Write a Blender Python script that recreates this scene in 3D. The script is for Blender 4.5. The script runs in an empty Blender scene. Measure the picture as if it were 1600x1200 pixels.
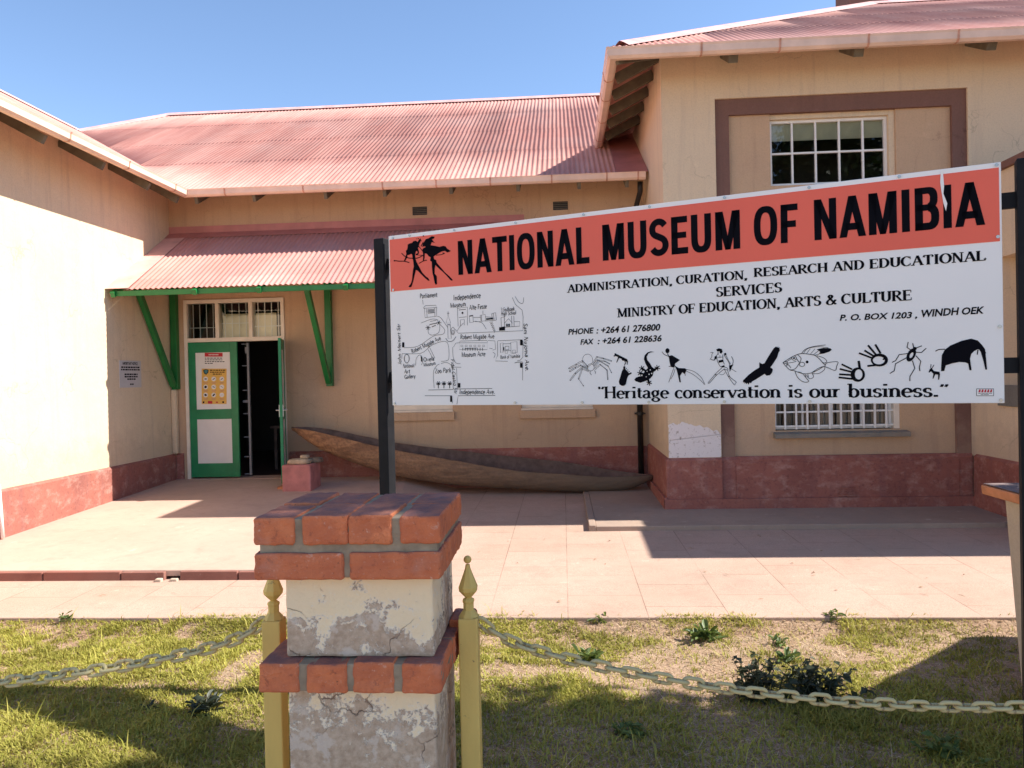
import bpy, bmesh, math, random
import numpy as np
from mathutils import Vector, Matrix
random.seed(7); rng = np.random.default_rng(11)
R = math.radians
SC = bpy.context.scene; COL = SC.collection

# ------------------------------------------------------------------ camera, sky, sun, exposure
F = 1200.0; YAW = R(3.8); PITCH = R(-0.62); ROLL = 0.0225; EYE = 1.52
fw = np.array([-math.sin(YAW)*math.cos(PITCH), math.cos(YAW)*math.cos(PITCH), math.sin(PITCH)])
r0 = np.array([math.cos(YAW), math.sin(YAW), 0.0]); u0 = np.cross(r0, fw)
rt = r0*math.cos(ROLL) - u0*math.sin(ROLL); up = u0*math.cos(ROLL) + r0*math.sin(ROLL)
CAM = np.array([0, 0, EYE])
cd = bpy.data.cameras.new('camera'); cam = bpy.data.objects.new('camera', cd); COL.objects.link(cam)
cd.sensor_width = 36; cd.lens = 27.0; cd.clip_start = 0.05; cd.clip_end = 2000
m4 = Matrix.Identity(4)
for i in range(3):
    m4[i][0] = rt[i]; m4[i][1] = up[i]; m4[i][2] = -fw[i]; m4[i][3] = CAM[i]
cam.matrix_world = m4; SC.camera = cam

SUN_K = 1.02; SUN_DY = 0.012
sun_to = Vector((SUN_K, SUN_DY, 1.0)).normalized()
W = bpy.data.worlds.new('World'); SC.world = W; W.use_nodes = True
nt = W.node_tree; bgn = nt.nodes['Background']
sky = nt.nodes.new('ShaderNodeTexSky'); sky.sky_type = 'NISHITA'; sky.sun_disc = False
sky.sun_elevation = math.asin(sun_to.z); sky.sun_rotation = math.atan2(sun_to.x, sun_to.y)
sky.altitude = 1600; sky.air_density = 1.0; sky.dust_density = 0.1; sky.ozone_density = 2.0
nt.links.new(sky.outputs[0], bgn.inputs[0]); bgn.inputs[1].default_value = 0.13
sl = bpy.data.lights.new('sun', 'SUN'); so = bpy.data.objects.new('sun', sl); COL.objects.link(so)
sl.energy = 5.0; sl.angle = R(0.5); sl.color = (1.0, 0.955, 0.88)
so.rotation_euler = (-sun_to).to_track_quat('-Z', 'Y').to_euler(); so.location = (20, 0, 20)
SC.view_settings.view_transform = 'Standard'; SC.view_settings.look = 'None'
SC.view_settings.gamma = 1.0; SC.view_settings.exposure = 1.0; SC.view_settings.use_curve_mapping = False
SC.cycles.max_bounces = 7; SC.cycles.diffuse_bounces = 5; SC.cycles.sample_clamp_indirect = 8

def ray(x, y): return fw + rt*(x-800)/F + up*(600-y)/F
def onY(x, y, Y): d = ray(x, y); return CAM + d*(Y/d[1])
def onX(x, y, X): d = ray(x, y); return CAM + d*(X/d[0])
def onZ(x, y, Z): d = ray(x, y); return CAM + d*((Z-EYE)/d[2])

# ------------------------------------------------------------------ materials
MATS = {}
def newmat(name):
    m = bpy.data.materials.new(name); m.use_nodes = True; MATS[name] = m
    n = m.node_tree; b = n.nodes['Principled BSDF']
    return m, n, b
def nd(n, t, **k):
    x = n.nodes.new(t)
    for a, v in k.items():
        if a in x.inputs: x.inputs[a].default_value = v
        else: setattr(x, a, v)
    return x
def ramp(n, fac, stops):
    r = n.nodes.new('ShaderNodeValToRGB'); e = r.color_ramp.elements
    while len(e) < len(stops): e.new(0.5)
    for i, (p, c) in enumerate(stops):
        e[i].position = p
        e[i].color = (c, c, c, 1) if not isinstance(c, (tuple, list)) else (*c, 1)
    n.links.new(fac, r.inputs[0]); return r.outputs[0]
def mix(n, fac, a, b, mode='MIX'):
    x = n.nodes.new('ShaderNodeMix'); x.data_type = 'RGBA'; x.blend_type = mode
    for s, v in ((0, fac), (6, a), (7, b)):
        if hasattr(v, 'is_output'): n.links.new(v, x.inputs[s])
        elif s == 0: x.inputs[0].default_value = v
        else: x.inputs[s].default_value = (*v, 1)
    return x.outputs[2]
def coords(n, scale=(1, 1, 1), rot=(0, 0, 0)):
    t = n.nodes.new('ShaderNodeTexCoord'); mp = n.nodes.new('ShaderNodeMapping')
    mp.inputs['Scale'].default_value = scale; mp.inputs['Rotation'].default_value = rot
    n.links.new(t.outputs['Object'], mp.inputs[0]); return mp.outputs[0]
def noise(n, co, scale, detail=4, rough=.55, dist=0):
    x = nd(n, 'ShaderNodeTexNoise', Scale=scale, Detail=detail, Roughness=rough, Distortion=dist)
    n.links.new(co, x.inputs['Vector']); return x.outputs[0]
def bump(n, b, h, strength, dist=.01, prev=None):
    x = nd(n, 'ShaderNodeBump', Strength=strength, Distance=dist)
    n.links.new(h, x.inputs['Height'])
    if prev is not None: n.links.new(prev, x.inputs['Normal'])
    n.links.new(x.outputs[0], b.inputs['Normal']); return x.outputs[0]
def simple(name, col, rough=.6, var=.12, vscale=6, bs=60, bstr=.15, spec=.3, metal=0, stretch=(1, 1, 1)):
    m, n, b = newmat(name); co = coords(n, stretch)
    v = noise(n, co, vscale, 5)
    dark = tuple(c*(1-var) for c in col); lite = tuple(min(1, c*(1+var)) for c in col)
    n.links.new(ramp(n, v, [(.3, dark), (.7, lite)]), b.inputs['Base Color'])
    b.inputs['Roughness'].default_value = rough; b.inputs['Specular IOR Level'].default_value = spec
    b.inputs['Metallic'].default_value = metal
    if bstr: bump(n, b, noise(n, co, bs, 3), bstr, .004)
    return m
def plaster(name, col, stain, stain2=None, bstr=.5):
    m, n, b = newmat(name); co = coords(n)
    v1 = noise(n, co, 0.9, 7, .64); v2 = noise(n, coords(n, (6, 6, .35)), 1.6, 6, .65); v3 = noise(n, co, 55, 4); v4 = noise(n, co, 5, 8, .7)
    c = mix(n, ramp(n, v1, [(.42, 0), (.68, .9)]), col, stain)
    c = mix(n, ramp(n, v2, [(.52, 0), (.74, .6)]), c, tuple(x*.9 for x in (stain2 or stain)))
    c = mix(n, ramp(n, v4, [(.58, 0), (.72, .22)]), c, tuple(min(1, x*1.25+.05) for x in col))
    c = mix(n, ramp(n, v3, [(.34, .22), (.56, 0)]), c, tuple(x*.6 for x in col))
    sx = nd(n, 'ShaderNodeSeparateXYZ'); n.links.new(co, sx.inputs[0])      # dust splashed up from the ground
    ad = nd(n, 'ShaderNodeMath', operation='MULTIPLY_ADD'); n.links.new(v4, ad.inputs[0]); ad.inputs[1].default_value = -1.1; n.links.new(sx.outputs[2], ad.inputs[2])
    c = mix(n, ramp(n, ad.outputs[0], [(.0, .35), (.35, 0)]), c, (.42, .30, .215))
    vo = nd(n, 'ShaderNodeTexVoronoi', Scale=1.1); vo.feature = 'DISTANCE_TO_EDGE'
    nz = nd(n, 'ShaderNodeTexNoise', Scale=2.5, Detail=6); n.links.new(co, nz.inputs['Vector'])
    wv = nd(n, 'ShaderNodeVectorMath', operation='MULTIPLY_ADD'); n.links.new(nz.outputs['Color'], wv.inputs[0]); wv.inputs[1].default_value = (.5, .5, .5); n.links.new(co, wv.inputs[2])
    n.links.new(wv.outputs[0], vo.inputs['Vector'])
    ck = nd(n, 'ShaderNodeMath', operation='MULTIPLY'); n.links.new(ramp(n, vo.outputs[0], [(.0015, .5), (.005, 0)]), ck.inputs[0]); n.links.new(ramp(n, v1, [(.5, 0), (.56, 1)]), ck.inputs[1])
    c = mix(n, ck.outputs[0], c, tuple(x*.45 for x in col))
    n.links.new(c, b.inputs['Base Color']); b.inputs['Roughness'].default_value = .88
    b.inputs['Specular IOR Level'].default_value = .15
    p = bump(n, b, noise(n, co, 110, 4, .6), bstr, .006); bump(n, b, noise(n, co, 6, 4), .3, .03, p)
    return m
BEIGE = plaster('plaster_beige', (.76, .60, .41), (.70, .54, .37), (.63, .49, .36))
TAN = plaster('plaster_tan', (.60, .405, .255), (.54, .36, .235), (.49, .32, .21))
BROWN = plaster('plaster_brown', (.22, .118, .092), (.19, .105, .085))
CREAMW = plaster('plaster_pale', (.60, .51, .39), (.54, .44, .34))
GREYP = plaster('plaster_grey', (.22, .21, .18), (.18, .17, .15))
def plinth_mat():
    m, n, b = newmat('plinth_red'); co = coords(n)
    v1 = noise(n, co, 1.4, 7, .62); v2 = noise(n, coords(n, (1, 1, 1.6)), 5, 8, .68, .2); v3 = noise(n, co, 30, 5)
    c = mix(n, ramp(n, v1, [(.4, 0), (.66, 1)]), (.37, .135, .10), (.275, .10, .078))
    c = mix(n, ramp(n, v2, [(.50, 0), (.70, .75)]), c, (.52, .29, .235))
    c = mix(n, ramp(n, noise(n, co, 18, 8, .72), [(.60, 0), (.74, .35)]), c, (.58, .38, .31))
    c = mix(n, ramp(n, noise(n, coords(n, (4, 4, .6)), 2, 5, .6), [(.5, 0), (.72, .5)]), c, (.24, .105, .10))
    c = mix(n, ramp(n, v3, [(.3, .4), (.48, 0)]), c, (.12, .045, .045))
    n.links.new(c, b.inputs['Base Color']); b.inputs['Roughness'].default_value = .75
    b.inputs['Specular IOR Level'].default_value = .2
    p = bump(n, b, noise(n, co, 70, 4), .3, .005); bump(n, b, noise(n, co, 7, 4), .35, .02, p)
    return m
PLINTH = plinth_mat()
def patch_mat():            # bare white undercoat where the beige paint has come off
    m, n, b = newmat('bare_plaster'); co = coords(n)
    v = noise(n, co, 22, 8, .7, .5)
    c = mix(n, ramp(n, v, [(.56, 0), (.64, 1)]), (.80, .73, .70), (.45, .37, .32))
    n.links.new(c, b.inputs['Base Color']); b.inputs['Roughness'].default_value = .9
    bump(n, b, noise(n, co, 60, 5), .5, .006); return m
PATCH = patch_mat()
def roof_mat(name, fade, axis):
    m, n, b = newmat(name)
    st = (3.2, .35, .35) if axis == 'x' else (.35, 3.2, .35)
    co = coords(n, st); v = noise(n, co, 2.4, 8, .65); v1 = noise(n, coords(n), .8, 5, .6); v2 = noise(n, coords(n), 22, 6, .7)
    c = mix(n, ramp(n, v, [(.36, 0), (.66, 1)]), (.61, .275, .225), fade)
    c = mix(n, ramp(n, v1, [(.45, 0), (.7, .55)]), c, (.71, .43, .365))
    c = mix(n, ramp(n, v2, [(.66, 0), (.72, .55)]), c, (.78, .66, .62))
    c = mix(n, ramp(n, v2, [(.28, .6), (.36, 0)]), c, (.42, .19, .17))
    sh = nd(n, 'ShaderNodeTexBrick', Scale=1.0); sh.offset = .5
    for k_, v_ in (('Mortar Size', 0.0), ('Brick Width', .66), ('Row Height', 1.75)): sh.inputs[k_].default_value = v_
    sh.inputs['Color1'].default_value = (1, 1, 1, 1); sh.inputs['Color2'].default_value = (.80, .79, .79, 1)
    n.links.new(coords(n, (1, 1, 1), (0, 0, 0) if axis == 'x' else (0, 0, R(90))), sh.inputs['Vector'])
    c = mix(n, 1.0, c, sh.outputs[0], 'MULTIPLY')
    rs = noise(n, coords(n, (9, .5, .5) if axis == 'x' else (.5, 9, .5)), 3, 7, .7)
    c = mix(n, ramp(n, rs, [(.62, 0), (.74, .5)]), c, (.42, .19, .13))
    n.links.new(c, b.inputs['Base Color']); b.inputs['Roughness'].default_value = .72
    b.inputs['Specular IOR Level'].default_value = .18; bump(n, b, v2, .08, .003); return m
ROOFX = roof_mat('roof_red_faded', (.69, .355, .29), 'x')
ROOFY = roof_mat('roof_red_faded_side', (.69, .355, .29), 'y')
ROOFC = roof_mat('canopy_red_faded', (.60, .285, .25), 'x')
FLASH = simple('flashing_red', (.50, .20, .18), .55, .15, 3, 40, .1)
GUTTER = simple('gutter_pink', (.80, .58, .46), .45, .14, 3, 30, .05)
RUST = simple('gutter_strap', (.58, .30, .21), .6, .25, 12)
RAFTER = simple('rafter_olive', (.14, .12, .085), .75, .25, 8)
GREEN = simple('paint_green', (.014, .165, .038), .38, .16, 5, 25, .08, .45)
GREEND = simple('door_green', (.014, .21, .08), .4, .18, 4, 25, .1, .45)
CREAM = simple('paint_cream', (.80, .70, .57), .5, .08, 6, 30, .08)
WHITEP = simple('paint_white', (.82, .80, .76), .45, .06, 6, 30, .06)
PANELW = simple('door_panel_white', (.78, .72, .67), .5, .06, 3, 30, .05)
GATEM = simple('gate_grey', (.22, .22, .235), .45, .12, 8)
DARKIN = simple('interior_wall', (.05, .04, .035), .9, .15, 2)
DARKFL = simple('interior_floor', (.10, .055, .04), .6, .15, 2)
BLACKM = simple('post_black', (.014, .014, .016), .6, .2, 12, 60, .1, .15)
IRONB = simple('downpipe_black', (.02, .016, .014), .45, .3, 10, 30, .15, .4)
STEEL = simple('steel', (.45, .43, .40), .3, .1, 20, 40, .05, .5, .8)
def glass(name, tint):
    m, n, b = newmat(name); co = coords(n)
    n.links.new(ramp(n, noise(n, co, 1.5, 4), [(.35, tuple(c*.6 for c in tint)), (.7, tint)]), b.inputs['Base Color'])
    b.inputs['Roughness'].default_value = .03; b.inputs['Specular IOR Level'].default_value = .6
    bump(n, b, noise(n, co, 2.5, 2), .03, .01); return m
GLASS = glass('window_glass', (.018, .02, .022))
GLASSG = glass('window_glass_green', (.012, .035, .022))
BLIND = simple('blind_cream', (.80, .72, .52), .8, .1, 5)
CURTAIN = simple('curtain_grey', (.30, .27, .25), .85, .3, 14, 10, .3, .2, 0, (1, 1, .1))
SIGNW = simple('sign_white', (.92, .885, .83), .5, .03, 1.3, 60, .02, .3)
SIGNR = simple('sign_red', (.88, .135, .075), .38, .06, 1.2, 60, .02, .4)
INK = simple('ink_black', (.008, .008, .011), .95, .1, 5, 30, 0, 0.0)
MAPINK = simple('ink_map', (.012, .012, .015), .95, .1, 5, 30, 0, 0.0)
LABELR = simple('label_red', (.55, .03, .04), .5, .1)
YELLOWP = simple('post_yellow', (.80, .58, .17), .5, .18, 9, 70, .12, .35)
def chipped(name, col, rust, lo):
    m, n, b = newmat(name); co = coords(n); v = noise(n, co, 26, 8, .72, .3); v1 = noise(n, coords(n, (1, 1, .25)), 14, 5)
    c = mix(n, ramp(n, v1, [(.4, 0), (.75, .45)]), col, tuple(x*.66 for x in col))
    c = mix(n, ramp(n, v, [(lo, 0), (lo+.03, .85)]), c, rust)
    n.links.new(c, b.inputs['Base Color']); b.inputs['Roughness'].default_value = .55; b.inputs['Specular IOR Level'].default_value = .3
    p = bump(n, b, v, .4, .003); bump(n, b, noise(n, co, 120, 3), .2, .002, p); return m
YELLOWP = chipped('post_yellow_chipped', (.78, .56, .165), (.20, .13, .07), .66)
CHAINM = chipped('chain_khaki_worn', (.58, .48, .235), (.22, .15, .09), .56)
CHAIN_OLD = simple('chain_khaki', (.60, .50, .25), .6, .35, 40, 120, .3, .3)
NOTICE = simple('notice_grey', (.55, .52, .51), .5, .05, 4)
POSTERY = simple('poster_yellow', (.78, .46, .10), .5, .06, 4)
PAPER = simple('poster_white', (.80, .76, .71), .6, .04, 4)
TEAL = simple('poster_teal', (.07, .22, .24), .5, .05)
TERRA = simple('terracotta_tile', (.55, .22, .10), .75, .2, 9, 60, .3)
TERRAT = simple('terracotta_top', (.20, .145, .135), .85, .25, 14, 60, .4)
STONE = simple('stone_tan', (.46, .34, .225), .85, .25, 12, 40, .6)
BLOCKR = simple('block_red', (.48, .18, .155), .75, .22, 6, 40, .4)
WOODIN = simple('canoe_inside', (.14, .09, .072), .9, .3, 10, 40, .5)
def wood_mat():
    m, n, b = newmat('canoe_wood'); co = coords(n, (.55, 2, 2.2), (0, R(7), 0))
    v = noise(n, co, 4.5, 8, .68, .8); v2 = noise(n, coords(n), 26, 6, .7)
    c = mix(n, ramp(n, v, [(.35, 0), (.68, 1)]), (.20, .095, .05), (.47, .255, .13))
    gx = n.nodes.new('ShaderNodeSeparateXYZ'); n.links.new(coords(n), gx.inputs[0])
    c = mix(n, ramp(n, v2, [(.35, .55), (.55, 0)]), c, (.085, .05, .035))
    mr = nd(n, 'ShaderNodeMapRange'); mr.inputs[1].default_value = -3.6; mr.inputs[2].default_value = .5
    n.links.new(gx.outputs[0], mr.inputs[0])
    c = mix(n, mr.outputs[0], c, mix(n, v, (.14, .10, .072), (.28, .21, .15)))
    n.links.new(c, b.inputs['Base Color']); b.inputs['Roughness'].default_value = .8
    vd = nd(n, 'ShaderNodeTexVoronoi', Scale=11); n.links.new(coords(n, (.6, 1, 1.3)), vd.inputs['Vector'])
    p = bump(n, b, v, .9, .015); p = bump(n, b, vd.outputs[0], .55, .012, p); bump(n, b, v2, .6, .008, p); return m
WOOD = wood_mat()
def concrete(name, c1, c2, speck, tiles=False):
    m, n, b = newmat(name); co = coords(n)
    v1 = noise(n, co, .8, 7, .62); v2 = noise(n, co, 160, 2); v3 = noise(n, co, 9, 6, .65)
    c = mix(n, ramp(n, v1, [(.36, 0), (.68, 1)]), c1, c2)
    c = mix(n, ramp(n, v3, [(.3, .35), (.5, 0)]), c, tuple(x*.75 for x in c1))
    c = mix(n, ramp(n, noise(n, co, 2.3, 8, .7, .3), [(.54, 0), (.74, .5)]), c, tuple(x*.62 for x in c1))
    c = mix(n, ramp(n, noise(n, co, 5.5, 8, .72), [(.62, 0), (.70, .4)]), c, (.72, .60, .48))
    c = mix(n, ramp(n, v2, [(.36, speck), (.5, 0)]), c, tuple(x*.5 for x in c1))
    h = v2
    if tiles:
        br = nd(n, 'ShaderNodeTexBrick', Scale=1.0); br.offset = 0.5; br.squash = 1
        br.inputs['Mortar Size'].default_value = .0045; br.inputs['Mortar Smooth'].default_value = .3
        br.inputs['Brick Width'].default_value = .6; br.inputs['Row Height'].default_value = .6
        br.inputs['Color1'].default_value = (1, 1, 1, 1); br.inputs['Color2'].default_value = (.93, .91, .89, 1)
        br.inputs['Mortar'].default_value = (.52, .48, .46, 1)
        rc = coords(n, (1, 1, 1), (0, 0, R(90))); n.links.new(rc, br.inputs['Vector'])
        fade = ramp(n, noise(n, co, 1.7, 4), [(.36, .15), (.62, 1)])
        c = mix(n, fade, c, br.outputs[0], 'MULTIPLY')
    n.links.new(c, b.inputs['Base Color']); b.inputs['Roughness'].default_value = .9
    b.inputs['Specular IOR Level'].default_value = .15
    p = bump(n, b, h, .35, .004); bump(n, b, v3, .2, .01, p); return m
SLAB = concrete('concrete_slab', (.55, .375, .295), (.47, .325, .255), .14)
PAVE = concrete('paving_pink', (.54, .365, .285), (.45, .325, .25), .65, True)
APRON = concrete('concrete_apron', (.42, .305, .235), (.34, .25, .20), .3)
KERB = concrete('kerb_red', (.30, .125, .095), (.26, .14, .11), .2)
def soil_mat():
    m, n, b = newmat('lawn_soil'); co = coords(n)
    v1 = noise(n, co, 1.6, 8, .65); v2 = noise(n, co, 40, 6, .7)
    c = mix(n, ramp(n, v1, [(.35, 0), (.65, 1)]), (.34, .215, .14), (.50, .35, .24))
    c = mix(n, ramp(n, v2, [(.4, .6), (.6, 0)]), c, (.15, .09, .05))
    n.links.new(c, b.inputs['Base Color']); b.inputs['Roughness'].default_value = .95
    b.inputs['Specular IOR Level'].default_value = .05
    p = bump(n, b, v2, .8, .015); bump(n, b, noise(n, co, 220, 2), .5, .004, p); return m
SOIL = soil_mat()
def blade_mat():
    m, n, b = newmat('grass_blades')
    a = nd(n, 'ShaderNodeAttribute'); a.attribute_name = 'tone'
    n.links.new(a.outputs['Color'], b.inputs['Base Color']); b.inputs['Roughness'].default_value = .6
    b.inputs['Specular IOR Level'].default_value = .2
    tr = nd(n, 'ShaderNodeBsdfTranslucent'); n.links.new(a.outputs['Color'], tr.inputs[0])
    mx = nd(n, 'ShaderNodeMixShader'); mx.inputs[0].default_value = .35
    n.links.new(b.outputs[0], mx.inputs[1]); n.links.new(tr.outputs[0], mx.inputs[2])
    n.links.new(mx.outputs[0], n.nodes['Material Output'].inputs[0]); return m
BLADE = blade_mat()
def leaf_mat(name, c1, c2):
    m, n, b = newmat(name)
    n.links.new(ramp(n, noise(n, coords(n), 9, 3), [(.35, c1), (.68, c2)]), b.inputs['Base Color'])
    b.inputs['Roughness'].default_value = .5
    tr = nd(n, 'ShaderNodeBsdfTranslucent'); tr.inputs[0].default_value = (*c2, 1)
    mx = nd(n, 'ShaderNodeMixShader'); mx.inputs[0].default_value = .25
    n.links.new(b.outputs[0], mx.inputs[1]); n.links.new(tr.outputs[0], mx.inputs[2])
    n.links.new(mx.outputs[0], n.nodes['Material Output'].inputs[0]); return m
LEAF = leaf_mat('weed_leaf', (.06, .105, .022), (.15, .20, .045))
LEAFD = leaf_mat('weed_leaf_dark', (.025, .032, .016), (.055, .068, .03))
LEAFT = leaf_mat('tree_leaf', (.03, .06, .015), (.06, .11, .025))
BARK = simple('bark', (.10, .07, .05), .9, .3, 8, 20, .8)
def brick_mat():
    m, n, b = newmat('brick_orange'); co = coords(n)
    g = nd(n, 'ShaderNodeNewGeometry'); v = noise(n, co, 14, 7, .65); v2 = noise(n, co, 90, 4, .7); v3 = noise(n, co, 4, 5)
    rp = ramp(n, g.outputs['Random Per Island'], [(0, (.68, .20, .085)), (.5, (.72, .235, .10)), (1, (.60, .18, .085))])
    c = mix(n, ramp(n, v, [(.42, .6), (.6, 0)]), rp, (.50, .14, .07))
    c = mix(n, ramp(n, v2, [(.62, 0), (.74, .5)]), c, (.66, .48, .40))
    c = mix(n, ramp(n, v2, [(.27, .8), (.36, 0)]), c, (.08, .045, .035))
    v5 = noise(n, co, 30, 8, .75, .4)
    c = mix(n, ramp(n, v5, [(.57, 0), (.66, .75)]), c, (.33, .10, .06))
    c = mix(n, ramp(n, v5, [(.30, .7), (.40, 0)]), c, (.74, .52, .40))
    c = mix(n, ramp(n, v3, [(.56, 0), (.75, .6)]), c, (.60, .38, .30))
    # grime settles on the upward faces
    sx = nd(n, 'ShaderNodeSeparateXYZ'); n.links.new(g.outputs['True Normal'], sx.inputs[0])
    gm = nd(n, 'ShaderNodeMath', operation='MULTIPLY'); n.links.new(ramp(n, sx.outputs[2], [(.75, 0), (.95, 1)]), gm.inputs[0])
    n.links.new(ramp(n, v, [(.3, .95), (.62, .55)]), gm.inputs[1])
    c = mix(n, gm.outputs[0], c, (.17, .105, .105))
    n.links.new(c, b.inputs['Base Color']); b.inputs['Roughness'].default_value = .85
    b.inputs['Specular IOR Level'].default_value = .2
    p = bump(n, b, v2, .8, .005); bump(n, b, v5, .7, .006, p); return m
BRICK = brick_mat()
MORTAR = simple('mortar', (.32, .25, .17), .95, .25, 20, 90, .8, .1)
def peel_mat(name, lo, hi):
    m, n, b = newmat(name); co = coords(n)
    v = noise(n, co, 11, 9, .66, .5); vb = noise(n, co, 3.3, 4, .6); v2 = noise(n, co, 48, 5, .65)
    sx = nd(n, 'ShaderNodeSeparateXYZ'); n.links.new(co, sx.inputs[0])
    mr = nd(n, 'ShaderNodeMapRange'); mr.inputs[1].default_value = lo; mr.inputs[2].default_value = hi
    mr.inputs[3].default_value = .17; mr.inputs[4].default_value = -.14; n.links.new(sx.outputs[2], mr.inputs[0])
    fg = noise(n, co, 75, 5, .7, .8)
    a0 = nd(n, 'ShaderNodeMath', operation='MULTIPLY_ADD'); n.links.new(fg, a0.inputs[0]); a0.inputs[1].default_value = .34; a0.inputs[2].default_value = -.17
    a1 = nd(n, 'ShaderNodeMath', operation='ADD'); n.links.new(v, a1.inputs[0]); n.links.new(a0.outputs[0], a1.inputs[1])
    ad = nd(n, 'ShaderNodeMath', operation='ADD'); n.links.new(a1.outputs[0], ad.inputs[0]); n.links.new(mr.outputs[0], ad.inputs[1])
    a2 = nd(n, 'ShaderNodeMath', operation='MULTIPLY_ADD'); n.links.new(vb, a2.inputs[0]); a2.inputs[1].default_value = .5
    n.links.new(ad.outputs[0], a2.inputs[2])
    gone = ramp(n, a2.outputs[0], [(.765, 0), (.785, 1)]); rim = ramp(n, a2.outputs[0], [(.72, 0), (.765, .75), (.80, 0)])
    vo = nd(n, 'ShaderNodeTexVoronoi', Scale=7.5); vo.feature = 'DISTANCE_TO_EDGE'
    wv = nd(n, 'ShaderNodeVectorMath', operation='ADD'); n.links.new(co, wv.inputs[0])
    nz = nd(n, 'ShaderNodeTexNoise', Scale=6, Detail=5); n.links.new(co, nz.inputs['Vector'])
    sc = nd(n, 'ShaderNodeVectorMath', operation='SCALE'); n.links.new(nz.outputs['Color'], sc.inputs[0]); sc.inputs[3].default_value = .25
    n.links.new(sc.outputs[0], wv.inputs[1]); n.links.new(wv.outputs[0], vo.inputs['Vector'])
    crack = ramp(n, vo.outputs[0], [(.005, .9), (.015, 0)])
    ck = nd(n, 'ShaderNodeMath', operation='MULTIPLY'); n.links.new(crack, ck.inputs[0])
    n.links.new(ramp(n, vb, [(.45, 0), (.50, 1)]), ck.inputs[1])
    paint = mix(n, ramp(n, vb, [(.35, 0), (.7, 1)]), (.92, .74, .47), (.86, .69, .45))
    bare = mix(n, ramp(n, v2, [(.35, 0), (.65, 1)]), (.42, .30, .20), (.60, .46, .325))
    bare = mix(n, ramp(n, noise(n, co, 14, 5, .6), [(.55, 0), (.60, .7)]), bare, (.66, .56, .45))
    c = mix(n, gone, paint, bare); c = mix(n, rim, c, (.86, .78, .66)); c = mix(n, ck.outputs[0], c, (.24, .165, .115))
    spot = ramp(n, v2, [(.64, 0), (.7, .5)])
    c = mix(n, spot, c, (.55, .44, .34))
    n.links.new(c, b.inputs['Base Color']); b.inputs['Roughness'].default_value = .9
    inv = nd(n, 'ShaderNodeMath', operation='SUBTRACT'); inv.inputs[0].default_value = 1; n.links.new(gone, inv.inputs[1])
    i2 = nd(n, 'ShaderNodeMath', operation='SUBTRACT'); n.links.new(inv.outputs[0], i2.inputs[0]); n.links.new(ck.outputs[0], i2.inputs[1])
    p = bump(n, b, i2.outputs[0], 1.0, .005); p = bump(n, b, fg, .5, .004, p); bump(n, b, v2, .5, .005, p); return m
PEEL = peel_mat('peeling_paint_upper', .76, .97); PEEL2 = peel_mat('peeling_paint_lower', .5, .72)

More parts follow.
